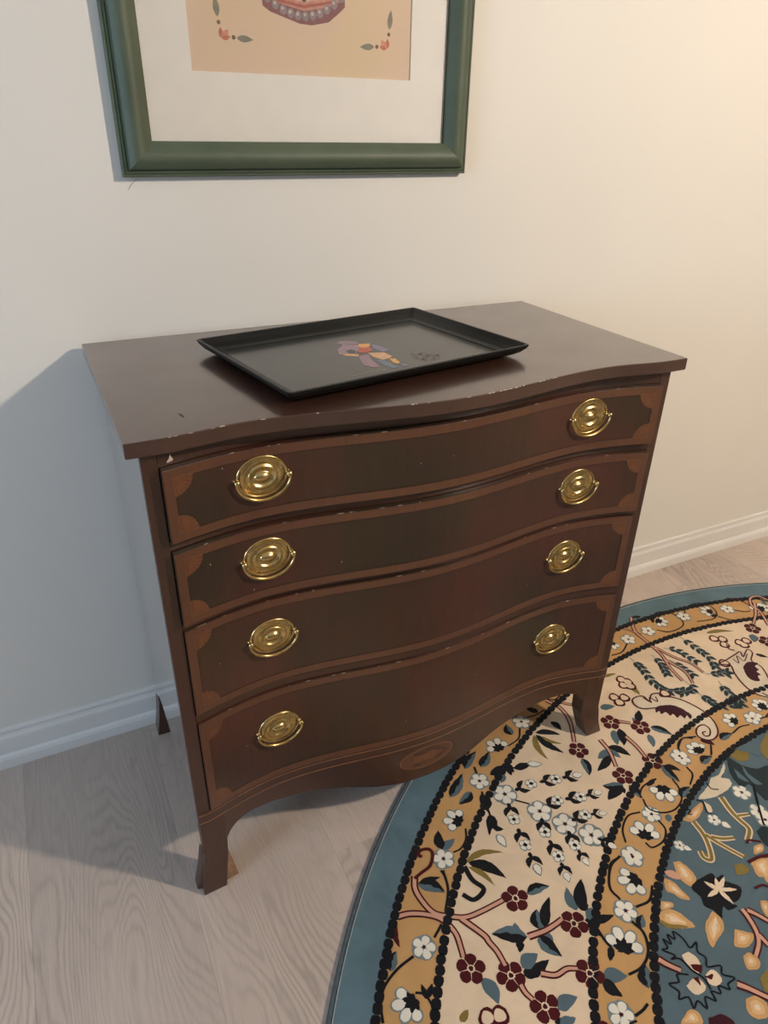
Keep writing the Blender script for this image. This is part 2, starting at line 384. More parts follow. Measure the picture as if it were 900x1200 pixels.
# side brackets join the legs
for s in (-1, 1):
    bm = bmesh.new(); pts = [(-0.512, 0.1948), (-0.512, 0.104), (-0.487, 0.104)]+[(-0.484+0.417*i/20, 0.13+0.045*math.sin(PI*min(i, 20-i)/20*2 if min(i, 20-i) < 5 else PI/2)) for i in range(21)]+[(-0.064, 0.104), (YB-0.0005, 0.104), (YB-0.0005, 0.1948)]
    add_prism(bm, pts, 'x', *sorted((s*CX, s*(CX-0.018)))); cpart(bm_obj('side_bracket', bm, M_SIDE))

# drawer fronts with crossbanding, quarter fans and brass pulls
def ellipse(a, b, n=40): return [(a*math.cos(2*PI*i/n), b*math.sin(2*PI*i/n)) for i in range(n)]
def pull_meshes():
    """backplate, bail, post; local frame: x along the drawer, z up, -y out"""
    bm = bmesh.new(); n = 48
    prof = [(1.0, 0.0), (1.0, 0.0016), (0.975, 0.0030), (0.93, 0.0032), (0.90, 0.0018), (0.86, 0.0016), (0.78, 0.0032), (0.70, 0.0040), (0.655, 0.0026), (0.60, 0.0024), (0.565, 0.0052), (0.52, 0.0060), (0.475, 0.0052),
            (0.44, 0.0028), (0.34, 0.0020), (0.31, 0.0036), (0.25, 0.0058), (0.12, 0.0078), (0.0, 0.0082)]
    rings = []
    for s, d in prof[:-1]:
        b = 0.0345 if s > 0.6 else 0.0345*(0.50+0.50*s/0.6)
        rings.append([bm.verts.new((0.0405*s*math.cos(2*PI*i/n), -d, b*s*math.sin(2*PI*i/n))) for i in range(n)])
    for A, B in zip(rings, rings[1:]):
        for i in range(n): bm.faces.new((A[i], A[(i+1) % n], B[(i+1) % n], B[i]))
    c = bm.verts.new((0, -prof[-1][1], 0))
    for i in range(n): bm.faces.new((rings[-1][i], rings[-1][(i+1) % n], c))
    bmesh.ops.recalc_face_normals(bm, faces=bm.faces)
    plate = bpy.data.meshes.new('backplate'); bm.to_mesh(plate); bm.free()
    bm = bmesh.new(); pts = []
    for i in range(33):
        t = PI*i/32; pts.append((0.0425*math.cos(t), -0.010+0.003*math.sin(t), -0.0355*math.sin(t)))
    tube(bm, pts, lambda u: 0.0019+0.0009*math.sin(PI*u), 10)
    bmesh.ops.recalc_face_normals(bm, faces=bm.faces)
    bail = bpy.data.meshes.new('bail'); bm.to_mesh(bail); bm.free()
    bm = bmesh.new(); prof = [(0.0046, 0.0), (0.0046, -0.003), (0.0030, -0.0045), (0.0028, -0.0065), (0.0048, -0.0085), (0.0052, -0.0105), (0.0038, -0.0128), (0.0012, -0.0140)]
    rings = [[bm.verts.new((r*math.cos(2*PI*i/14), y, r*math.sin(2*PI*i/14))) for i in range(14)] for r, y in prof]
    for A, B in zip(rings, rings[1:]):
        for i in range(14): bm.faces.new((A[i], A[(i+1) % 14], B[(i+1) % 14], B[i]))
    bm.faces.new(rings[-1]); bmesh.ops.recalc_face_normals(bm, faces=bm.faces)
    post = bpy.data.meshes.new('post'); bm.to_mesh(post); bm.free()
    for m in (plate, bail, post):
        m.materials.append(M_BRASS); m.polygons.foreach_set('use_smooth', [True]*len(m.polygons))
    return plate, bail, post
PLATE, BAIL, POST = pull_meshes()
PZ = [0.8745, 0.7320, 0.5695, 0.3560]
for di, (z0, z1, pr) in enumerate(DR):
    bm = bmesh.new(); front_slab(bm, -XS, XS, z0, z1, -pr, 0.022+pr, n=64)
    d = cpart(bm_obj('drawer', bm, M_FRONT, bevel=0.0012))
    off = -pr-0.00035; bw = 0.0155
    # crossbanding strips following the curve
    def strip(name, x0, x1, a, b, mat, o2=off, n=64):
        bm = bmesh.new(); front_slab(bm, x0, x1, a, b, o2, 0.0010, n=n); o = bm_obj(name, bm, mat); o.parent = d; return o
    strip('crossband', -XS+0.0014, XS-0.0014, z1-bw, z1-0.0014, M_BAND); strip('crossband', -XS+0.0014, XS-0.0014, z0+0.0014, z0+bw, M_BAND)
    strip('crossband', -XS+0.0014, -XS+bw, z0+bw, z1-bw, M_BAND, n=3); strip('crossband', XS-bw, XS-0.0014, z0+bw, z1-bw, M_BAND, n=3)
    strip('stringing', -XS+bw, XS-bw, z1-bw-0.0012, z1-bw+0.0002, M_DARKLINE, off-0.0001); strip('stringing', -XS+bw, XS-bw, z0+bw-0.0002, z0+bw+0.0012, M_DARKLINE, off-0.0001)
    strip('stringing', -XS+bw-0.0002, -XS+bw+0.0012, z0+bw, z1-bw, M_DARKLINE, off-0.0001, 1); strip('stringing', XS-bw-0.0012, XS-bw+0.0002, z0+bw, z1-bw, M_DARKLINE, off-0.0001, 1)
    for sx in (-1, 1):
        for zc, sz in ((z0+bw-0.002, 1), (z1-bw+0.002, -1)):
            R_ = 0.029; c = (sx*(XS-bw+0.002), zc); m = 7
            arc = [(c[0], c[1])]
            for i in range(m*4+1):
                t = PI/2*i/(m*4); r = R_*(1+0.045*abs(math.sin(t*2*m/1.0)))
                arc.append((c[0]-sx*r*math.cos(t), c[1]+sz*r*math.sin(t)))
            fan = inlay('corner_fan', arc, off-0.0002, M_FAN, d, 0.0008)
            bm = bmesh.new()
            for i in range(1, m):
                t = PI/2*i/m; a = Vector((c[0], 0, c[1])); dv = Vector((-sx*math.cos(t), 0, sz*math.sin(t))); w = Vector((dv.z, 0, -dv.x))*0.00035
                q = [a+dv*0.006-w*0.4, a+dv*0.006+w*0.4, a+dv*R_*0.97+w, a+dv*R_*0.97-w]
                bm.faces.new([bm.verts.new(on_front(p.x, p.z, off-0.0003)) for p in q])
            o = bm_obj('fan_lines', bm, M_DARKLINE); o.parent = d; o['kind'] = 'stuff'
    for sx in (-1, 1):
        x = sx*0.311; y = serp(x)-pr
        dx = 0.002; slope = (serp(x+dx)-serp(x-dx))/(2*dx); rz = math.atan(slope)
        for me, lx in ((PLATE, 0), (BAIL, 0), (POST, -0.0425), (POST, 0.0425)):
            o = bpy.data.objects.new(me.name, me); COL.objects.link(o); o.parent = d
            o.location = (x+lx*math.cos(rz)*0.955, y+lx*math.sin(rz)+0.0002, PZ[di]); o.rotation_euler = (0, 0, rz)
            if me is BAIL: o.location.y -= 0.0006
            if me is BAIL: o.rotation_euler.x = -0.05

# chips along the edges, pale where the finish is gone
bm = bmesh.new(); cr = random.Random(3)
def chip(bm, p, u, w, a, b, nrm):
    m = 7; ring = []
    for i in range(m):
        t = 2*PI*i/m; k = cr.uniform(0.6, 1.1); ring.append(bm.verts.new(Vector(p)+u*a*k*math.cos(t)+w*b*k*math.sin(t)))
    c = bm.verts.new(Vector(p)+nrm*0.0005)
    for i in range(m): bm.faces.new((ring[i], ring[(i+1) % m], c))
X_, Z_, Y_ = Vector((1, 0, 0)), Vector((0, 0, 1)), Vector((0, -1, 0))
for i in range(34):
    x = cr.choice([cr.uniform(-0.45, -0.3), cr.uniform(-0.25, 0.25), cr.uniform(0.0, 0.2)])
    dx = 0.002; tg = Vector((1, (top_y(x+dx)-top_y(x-dx))/(2*dx), 0)).normalized()
    chip(bm, (x, top_y(x)+0.0004, HT-0.0002), tg, (Z_+Vector((0, 1, 0))).normalized(), cr.uniform(0.001, 0.005), cr.uniform(0.0004, 0.0010), (Z_+Y_).normalized())
for z0, z1, pr in DR:
    for i in range(12):
        x = cr.uniform(-0.45, 0.45); dx = 0.002; tg = Vector((1, (serp(x+dx)-serp(x-dx))/(2*dx), 0)).normalized()
        chip(bm, (x, serp(x)-pr+0.0003, z1-0.0002), tg, (Z_+Vector((0, 1, 0))).normalized(), cr.uniform(0.001, 0.007), cr.uniform(0.0003, 0.0006), (Z_+Y_).normalized())
    for i in range(4):
        x = cr.uniform(-0.44, 0.44); chip(bm, (x, serp(x)-pr-0.0002, cr.uniform(z0+0.02, z1-0.02)), X_, Z_, cr.uniform(0.0005, 0.001), cr.uniform(0.0008, 0.0022), Y_)
o = cpart(bm_obj('edge_chips', bm, M_CHIP)); o['kind'] = 'stuff'; o['label'] = 'small pale chips in the finish along the edges'
bm = bmesh.new(); ring = [(-0.446, 0.9265), (-0.4425, 0.9265), (-0.4372, 0.9275), (-0.4365, 0.930), (-0.4385, 0.9335), (-0.4395, 0.9385), (-0.4412, 0.935), (-0.4425, 0.9315), (-0.4452, 0.929)]
F_ = [bm.verts.new((x, serp(x)-0.0007, z)) for x, z in ring]; c = bm.verts.new((-0.441, serp(-0.441)-0.0022, 0.930))
for i in range(len(F_)): bm.faces.new((F_[i], F_[(i+1) % len(F_)], c))
cpart(bm_obj('bare_spot', bm, M_CHIP))['label'] = 'white bare spot under the top at the left corner'

# ---------------------------------------------------------------- tray on the chest
g = N('black_tray_resin'); v = g.coord(); g.base(g.ramp(g.noise(v, 14, 3), [(0.3, lin(17, 19, 18)), (0.7, lin(22, 24, 23))])); g.set(Roughness=0.36); g.b.inputs['Specular IOR Level'].default_value = 0.35; M_TRAY = g.m
g = N('smooth_tray_floor'); v = g.coord(); g.base(g.ramp(g.noise(v, 9, 3), [(0.3, lin(34, 37, 36)), (0.7, lin(39, 42, 40))])); g.set(Roughness=0.22, Coat_Weight=0.25, Coat_Roughness=0.12); M_TRAYF = g.m
tray = tag(empty('serving_tray', (-0.044, -0.293, HT+0.0004)), 'black rectangular serving tray with flared rim and small painted figure, on the chest', 'tray')
tray.rotation_euler = (0, 0, math.radians(9.3))
def rrect(a, b, r, n=5):
    o = []
    for cx, cy, t0 in ((a-r, b-r, 0), (-a+r, b-r, 90), (-a+r, -b+r, 180), (a-r, -b+r, 270)):
        for i in range(n+1): t = math.radians(t0+90*i/n); o.append((cx+r*math.cos(t), cy+r*math.sin(t)))
    return o
lay = [(-0.040, 0.0005, 0.008), (-0.034, 0.0, 0.012), (-0.027, 0.0012, 0.012), (-0.017, 0.0045, 0.012), (-0.008, 0.0100, 0.009), (-0.0022, 0.0170, 0.006), (0.0, 0.0225, 0.005), (-0.0012, 0.0240, 0.005), (-0.0040, 0.0236, 0.006),
       (-0.013, 0.0152, 0.009), (-0.022, 0.0088, 0.010), (-0.027, 0.0072, 0.010), (-0.032, 0.0066, 0.008), (-0.0345, 0.0046, 0.008)]
bm = bmesh.new(); R0 = []
for d_, z, r in lay: R0.append([bm.verts.new((x, y, z)) for x, y in rrect(0.247+d_, 0.174+d_, r)])
for A, B in zip(R0, R0[1:]):
    for i in range(len(A)): bm.faces.new((A[i], A[(i+1) % len(A)], B[(i+1) % len(A)], B[i]))
bm.faces.new(R0[0]); rim = bm_obj('rim', bm, M_TRAY, tray)
bm = bmesh.new(); P_ = rrect(0.247-0.0343, 0.174-0.0343, 0.008); A = [bm.verts.new((x, y, 0.0046)) for x, y in P_]; B = [bm.verts.new((x, y, 0.0012)) for x, y in P_]
bm.faces.new(A); bm.faces.new(B[::-1])
for i in range(len(A)): bm.faces.new((A[i], A[(i+1) % len(A)], B[(i+1) % len(A)], B[i]))
bm_obj('tray_floor', bm, M_TRAYF, tray)
TR = {'hat': ((142,118,132), [(-.0669,-.2211),(-.0548,-.2055),(-.0247,-.2222),(-.0303,-.239),(-.0608,-.2371)]),
 'collar': ((152,122,138), [(-.0817,-.2611),(-.0608,-.2371),(-.0334,-.2418),(-.0428,-.2709),(-.0593,-.2958),(-.0766,-.307),(-.087,-.2903)]),
 'hollow': ((44,46,46), [(-.0704,-.2722),(-.056,-.268),(-.0531,-.2858),(-.0632,-.2966),(-.0719,-.288)]),
 'arm': ((214,160,92), [(-.0825,-.2671),(-.0861,-.2882),(-.0571,-.3029),(-.0642,-.3146),(-.0831,-.3018),(-.0877,-.2838)]),
 'head': ((224,160,90), [(-.0303,-.239),(-.0089,-.2452),(-.0183,-.2655),(-.0342,-.268),(-.0384,-.2571)]),
 'chest': ((190,72,56), [(-.0403,-.2654),(-.0193,-.2677),(-.0248,-.2913),(-.0443,-.2983),(-.053,-.2921)]),
 'sleeve': ((120,112,138), [(-.0084,-.2522),(-.0001,-.2624),(.0063,-.2915),(.0041,-.3034),(-.0122,-.3068),(-.0183,-.2812)]),
 'waist': ((214,164,120), [(-.0383,-.3008),(-.0102,-.3101),(-.0068,-.3363),(-.0172,-.3464),(-.0328,-.3494),(-.0404,-.3282)]),
 'cape': ((146,116,130), [(-.0632,-.3126),(-.0422,-.3092),(-.0504,-.342),(-.0539,-.3752),(-.055,-.3882),(-.0663,-.3833),(-.0768,-.3655)]),
 'stocking': ((98,112,134), [(-.0454,-.35),(-.0299,-.3506),(-.0296,-.3855),(-.0243,-.399),(-.0379,-.402),(-.0433,-.3853)]),
 'boot': ((218,160,72), [(-.0187,-.3494),(-.0083,-.3502),(-.0109,-.3762),(-.0186,-.381),(-.0225,-.3713)]),
 'shoe': ((104,118,138), [(-.0162,-.3797),(-.0085,-.3853),(-.0048,-.3982),(-.0162,-.4001)])}
tv, tf, tm, tmat = [], [], [], []
Ri = Matrix.Rotation(-math.radians(9.3), 2)
def tloc(p): q = Ri @ (Vector(p)-Vector((-0.044, -0.293))); return (q.x, q.y)
for k, (c, pts) in enumerate(TR.values()):
    m0 = len(tv); tv += [(*tloc(p), 0.00485+k*2e-6) for p in pts]; tf.append(list(range(m0, m0+len(pts)))); tm.append(k); tmat.append(simple('tray_print', lin(*c), 0.3, 0.15, 160))
o = mesh_obj('painted_figure', tv, tf, tmat, tray, midx=tm); o['label'] = 'small painted figure in hat and cape, lilac, orange and red'
tr_ = random.Random(5); tv, tf = [], []
def dash(p, q, w):
    a, b = Vector(tloc(p)), Vector(tloc(q)); d_ = (b-a).normalized(); nn = Vector((-d_.y, d_.x))*w; m0 = len(tv)
    for e in (a-nn, a+nn, b+nn, b-nn): tv.append((e.x, e.y, 0.0049))
    tf.append([m0, m0+1, m0+2, m0+3])
px = None
for i in range(34):
    t = i/33; p = (-0.1165+0.066*t, -0.4135+0.0105*math.sin(t*1.6)+(0.0028 if i % 2 else -0.0024)*tr_.uniform(0.5, 1.4))
    if px: dash(px, p, 0.00045)
    px = p
mesh_obj('signature', tv, tf, simple('signature_gold', lin(168, 156, 128), 0.4), tray)['label'] = 'thin pale scribbled signature'
tv, tf = [], []
for i in range(80):
    t, r = tr_.uniform(0, 2*PI), math.sqrt(tr_.uniform(0, 1)); c = (0.048+0.030*r*math.cos(t), -0.362+0.027*r*math.sin(t)); a = tr_.uniform(0, PI)
    dash(c, (c[0]+0.006*math.cos(a), c[1]+0.006*math.sin(a)), 0.00045)
o = mesh_obj('fine_ornament', tv, tf, simple('ornament_bronze', lin(92, 78, 60), 0.4, 0.4, 200), tray); o['kind'] = 'stuff'

# ---------------------------------------------------------------- framed picture on the wall
g = N('green_frame_paint'); v = g.coord(); g.base(g.ramp(g.noise(v, 12, 4), [(0.3, lin(74, 86, 68)), (0.7, lin(84, 97, 78))])); g.set(Roughness=0.52, Coat_Weight=0.0); M_GREEN = g.m
M_MAT = simple('mat_board', lin(240, 241, 240), 0.85, 0.02, 40)
g = N('aged_paper'); v = g.coord(); g.base(g.mix(g.ramp(g.noise(v, 4.5, 3), [(0.35, (0, 0, 0, 1)), (0.65, (1, 1, 1, 1))]), lin(228, 210, 184), lin(228, 207, 194))); g.set(Roughness=0.85); M_PAPER = g.m
M_CORE = simple('mat_bevel', lin(236, 232, 222), 0.8)
PX0, PX1, PZ0, PZ1 = -0.3808, 0.3190, 1.2500, 2.20
pic = tag(empty('framed_picture', ((PX0+PX1)/2, 0, PZ0)), 'green wooden picture frame with cream mat hanging on the wall above the chest', 'picture')
PC = Matrix.Translation((-(PX0+PX1)/2, 0, -PZ0))
def ppart(o): o.parent = pic; o.matrix_parent_inverse = PC; return o
# moulding section: (inset from the outer edge, distance from the wall)
FP = [(0, 0.004), (0, 0.016), (0.0015, 0.0172), (0.0035, 0.0172), (0.0042, 0.0160), (0.0050, 0.0160), (0.0058, 0.0185), (0.0085, 0.0190), (0.0095, 0.0178), (0.0105, 0.0178), (0.0120, 0.0200)]
FP += [(0.0130+0.041*t, 0.0205+0.0135*math.sin(PI*(0.13+0.87*t)) ) for t in [i/14 for i in range(15)]]
FP += [(0.0562, 0.0190), (0.0568, 0.0120), (0.0568, 0.004)]
def frame_side(c):   # mitred length between two corners
    bm = bmesh.new(); E = []
    for (X, Z, ux, uz) in c: E.append([bm.verts.new((X+ux*i, -d_, Z+uz*i)) for i, d_ in FP])
    k = len(FP)
    for i in range(k): bm.faces.new((E[0][i], E[0][(i+1) % k], E[1][(i+1) % k], E[1][i]))
    bm.faces.new(E[0]); bm.faces.new(E[1][::-1])
    o = ppart(bm_obj('frame_rail', bm, M_GREEN, smooth=False)); return o
C4_ = [(PX0, PZ0, 1, 1), (PX1, PZ0, -1, 1), (PX1, PZ1, -1, -1), (PX0, PZ1, 1, -1)]
for i in range(4): frame_side((C4_[i], C4_[(i+1) % 4]))
QX0, QX1, QZ0, QZ1 = -0.2410, 0.1835, 1.4150, 2.03
ix0, ix1, iz0, iz1 = PX0+0.054, PX1-0.054, PZ0+0.054, PZ1-0.054
bm = bmesh.new(); O4 = [(ix0, iz0), (ix1, iz0), (ix1, iz1), (ix0, iz1)]; I4 = [(QX0, QZ0), (QX1, QZ0), (QX1, QZ1), (QX0, QZ1)]
for ya, yb in ((-0.0115, -0.0095),):
    vo = [[bm.verts.new((x, y, z)) for x, z in L_] for L_ in (O4, I4) for y in (ya, yb)]
    for i in range(4):
        j = (i+1) % 4
        bm.faces.new((vo[0][i], vo[0][j], vo[2][j], vo[2][i])); bm.faces.new((vo[1][i], vo[1][j], vo[3][j], vo[3][i]))
        bm.faces.new((vo[0][i], vo[0][j], vo[1][j], vo[1][i])); bm.faces.new((vo[2][i], vo[2][j], vo[3][j], vo[3][i]))
ppart(bm_obj('mat', bm, M_MAT))
prn = ppart(box('print', QX0-0.01, QX1+0.01, -0.0094, -0.006, QZ0-0.01, QZ1+0.01, M_PAPER))
ppart(box('backing_board', ix0, ix1, -0.0058, -0.003, iz0, iz1, M_CORE))
g = N('picture_glass'); tr2 = g.n('BsdfTransparent'); gl = g.n('BsdfGlossy'); gl.inputs['Roughness'].default_value = 0.02
fr = g.n('Fresnel'); fr.inputs['IOR'].default_value = 1.25; mx = g.n('MixShader'); g.l(fr.outputs[0], mx.inputs[0]); g.l(tr2.outputs[0], mx.inputs[1]); g.l(gl.outputs[0], mx.inputs[2])
g.l(mx.outputs[0], g.t.nodes['Material Output'].inputs['Surface']); M_GLASS = g.m
ppart(box('glass', ix0, ix1, -0.0145, -0.0125, iz0, iz1, M_GLASS))
# painted ornament of the print, thin layers of colour on the paper
def paint(name, shapes, y=-0.00945):
    vs, fs, mi, mats = [], [], [], []
    for k, (c, pts) in enumerate(shapes):
        m0 = len(vs); vs += [(x, y-k*4e-6, z) for x, z in pts]; fs.append(list(range(m0, m0+len(pts))))
        if c not in mats: mats.append(c)
        mi.append(mats.index(c))
    o = mesh_obj(name, vs, fs, [simple('watercolour', lin(*c), 0.85, 0.12, 90) for c in mats], prn, midx=mi); o.matrix_parent_inverse = Matrix.Identity(4); return o
def leafp(a, b, w):
    a, b = Vector(a), Vector(b); d_ = b-a; nn = Vector((-d_.y, d_.x)).normalized()*w
    return [tuple(a+d_*t+nn*s*math.sin(PI*t**0.8)) for t, s in [(i/8, 1) for i in range(9)]+[(i/8, -1) for i in range(7, 0, -1)]]
def disc(c, r, n=10, e=1.0): return [(c[0]+r*math.cos(2*PI*i/n), c[1]+e*r*math.sin(2*PI*i/n)) for i in range(n)]
GR, DK, RD, PK = (146, 146, 134), (126, 116, 108), (204, 134, 112), (212, 156, 140)
def corner(sx, x, z):
    return [(GR, leafp((x, z+0.031), (x-0.003*sx, z+0.062), 0.0055)), (DK, disc((x+0.001*sx, z+0.0235), 0.0033)), (RD, leafp((x+0.004*sx, z+0.001), (x+0.003*sx, z+0.017), 0.004)),
            (PK, leafp((x+0.005*sx, z), (x+0.017*sx, z+0.014), 0.0055)), (RD, leafp((x+0.006*sx, z), (x+0.020*sx, z+0.004), 0.0035)), (DK, disc((x+0.0255*sx, z+0.003), 0.0035)), (GR, leafp((x+0.031*sx, z+0.0025), (x+0.061*sx, z+0.001), 0.0052))]
paint('corner_ornament', corner(1, -0.1885, 1.4640)); paint('corner_ornament', corner(-1, 0.1375, 1.4640))
sc_l = [(-.1083,1.5300),(-.1079,1.5165),(-.0951,1.5086),(-.0685,1.5014),(-.0413,1.4941),(-.018,1.4926),(.0155,1.4993),(.035,1.5134),(.0472,1.5234),(.0473,1.5343),(.010,1.520),(-.0313,1.5130),(-.075,1.5210)]
up_ = [(-.1083,1.530),(-.075,1.521),(-.0313,1.513),(.010,1.520),(.0473,1.5343),(.060,1.60),(.035,1.68),(-.03,1.70),(-.095,1.68),(-.122,1.60)]
pl = [((204, 158, 146), up_), ((150, 112, 116), sc_l)]
for i in range(11):
    t = i/10; x = -0.098+0.138*t; z = 1.5045+0.030*(2*t-0.92)**2*0.9; pl.append(((158, 152, 158), disc((x, z+0.001), 0.0068, 10, 1.1))); pl.append(((206, 198, 196), disc((x-0.001, z+0.003), 0.0028, 8)))
pl += [((186, 120, 112), [(-.085,1.524),(-.0313,1.517),(.02,1.527),(.02,1.531),(-.0313,1.5215),(-.085,1.529)]), ((226, 190, 178), [(-.06,1.530),(-.031,1.525),(.002,1.533),(-.03,1.545)]), ((110, 104, 92), disc((-.031,1.530), 0.0045))]
paint('painted_fringe', pl)['label'] = 'lower end of a pink painted form with a grey scalloped fringe'

# two small marks seen in the photograph
def sliver(name, pts, w, mat, parent, up):
    vs, fs = [], []
    for i, p in enumerate(pts):
        p = Vector(p); d = (Vector(pts[min(i+1, len(pts)-1)])-Vector(pts[max(i-1, 0)])).normalized(); s = d.cross(Vector(up))*w*(1 if 0 < i < len(pts)-1 else 0.3)
        vs += [p-s, p+s]
    for i in range(len(pts)-1): fs.append((2*i, 2*i+1, 2*i+3, 2*i+2))
    return mesh_obj(name, [tuple(v) for v in vs], fs, mat, parent)
M_MARK = simple('dark_scratch', lin(40, 26, 20), 0.7)
sliver('hairline_crack', [(-0.3563, -0.0003, 1.2458), (-0.3664, -0.0003, 1.2376), (-0.3700, -0.0003, 1.2330), (-0.3737, -0.0003, 1.2280)], 0.0007, simple('crack_grey', lin(168, 160, 150), 0.9), bpy.data.objects['wall_back'], (0, -1, 0))
cpart(sliver('scratch', [(-0.4117, -0.4563, HT+0.0003), (-0.4083, -0.4689, HT+0.0003), (-0.4071, -0.4804, HT+0.0003)], 0.0011, M_MARK, None, (0, 0, 1)))

# ---------------------------------------------------------------- the round rug
def pile(name, c, var=0.10, dark=0.72):
    g = N(name); v = g.coord()
    fine = g.noise(v, 900, 2, 0.6); nap = g.noise(v, 9, 4, 0.6, 0.6)
    a = tuple(q*(1-var) for q in c[:3])+(1,); b = tuple(min(1, q*(1+var)) for q in c[:3])+(1,)
    col = g.ramp(nap, [(0.32, a), (0.68, b)])
    g.base(g.mix(g.math('MULTIPLY', fine, 0.35), col, tuple(q*dark for q in c[:3])+(1,)))
    g.set(Roughness=0.95, Sheen_Weight=0.12, Sheen_Roughness=0.5); g.b.inputs['Specular IOR Level'].default_value = 0.1
    g.bump(fine, 0.45, 0.002); return g.m
RC = {'K': lin(22, 22, 26), 'W': lin(226, 222, 208), 'C': lin(222, 200, 172), 'T': lin(192, 151, 100), 'R': lin(72, 20, 24), 'B': lin(84, 103, 112), 'O': lin(128, 110, 58), 'G': lin(120, 132, 134),
      'P': lin(200, 154, 132), 'H': lin(196, 154, 104), 'D': lin(212, 174, 128), 'N': lin(38, 50, 52), 'M': lin(58, 22, 30), 'C2': lin(214, 200, 176), 'S': lin(92, 117, 127), 'E': lin(72, 84, 90), 'L': lin(142, 154, 157)}
RM = {k: pile('pile_'+n, RC[k]) for k, n in dict(K='black', W='white', C='cream', T='tan', R='burgundy', B='slate_blue', O='olive', G='grey_blue', P='pink', H='peach', D='pale_peach', N='dark_green', M='maroon', C2='ivory').items()}
RM['S'] = pile('pile_border_blue', RC['S'], 0.2); RM['E'] = simple('binding_cord', RC['E'], 0.8, 0.2, 90); RM['L'] = simple('binding_stitch', RC['L'], 0.8)
RR = 1.527; RZ = 0.010
rug = tag(empty('round_rug', (0.923, -1.668, 0)), 'large round floral rug with slate blue border under the right foot of the chest', 'rug')
def band(name, r0, r1, mat, z=RZ, n=288, wall=False):
    vs, fs = [], []; steps = [(r0, z)] if r0 > 0 else []
    steps += [(r1, z)]
    if wall: steps = [(r0, z), (r1-0.004, z), (r1-0.001, z-0.002), (r1, 0.002), (r1-0.003, 0.0005)]
    for r, zz in steps: vs += [(r*math.cos(2*PI*i/n), r*math.sin(2*PI*i/n), zz) for i in range(n)]
    for k in range(len(steps)-1):
        for i in range(n): fs.append((k*n+i, (k+1)*n+i, (k+1)*n+(i+1) % n, k*n+(i+1) % n))
    if r0 == 0: fs.append(list(range(n)))
    return mesh_obj(name, vs, fs, mat, rug)
band('backing', 0.0, RR-0.002, simple('rug_backing', lin(120, 110, 95), 0.9), 0.0008)
band('border_pile', 1.440, RR-0.0085, RM['S'], wall=True)
band('flower_band', 1.343, 1.4398, RM['T']); band('cream_band', 1.074, 1.3428, RM['C'])
band('flower_band', 0.968, 1.0738, RM['T']); band('centre_field', 0.0, 0.9678, RM['B'])
bm = bmesh.new(); tube(bm, [((RR-0.0048)*math.cos(2*PI*i/240), (RR-0.0048)*math.sin(2*PI*i/240), 0.0055) for i in range(240)], 0.0050, 8, True); bm_obj('edge_binding', bm, RM['E'], rug, True)
bm = bmesh.new(); tube(bm, [((RR-0.0112)*math.cos(2*PI*i/240), (RR-0.0112)*math.sin(2*PI*i/240), 0.0098) for i in range(240)], 0.0014, 6, True); bm_obj('binding_stitch', bm, RM['L'], rug, True)
# beaded lines between the bands
def beads(r, k):
    vs, fs = [], []; n = int(round(2*PI*r/0.0186)); jr = random.Random(k); m = 10
    for i in range(n):
        a = 2*PI*(i+jr.uniform(-0.06, 0.06))/n; ca, sa = math.cos(a), math.sin(a); b0 = len(vs); rr = r+jr.uniform(-0.0008, 0.0008)
        for zz, q in ((RZ-0.0005, 1.0), (RZ+0.0012, 0.95)):
            for j in range(m):
                t = 2*PI*j/m; s = q*jr.uniform(0.93, 1.05); x = rr+0.0094*s*math.copysign(abs(math.cos(t))**0.75, math.cos(t)); y = 0.0101*s*math.copysign(abs(math.sin(t))**0.75, math.sin(t))
                vs.append((x*ca-y*sa, x*sa+y*ca, zz))
        fs.append(list(range(b0+m, b0+2*m)))
        for j in range(m): fs.append((b0+j, b0+(j+1) % m, b0+m+(j+1) % m, b0+m+j))
    o = mesh_obj('beaded_line', vs, fs, RM['K'], rug); o['kind'] = 'stuff'
for k, r in enumerate((1.4435, 1.3445, 1.0760, 0.9690)): beads(r, k)

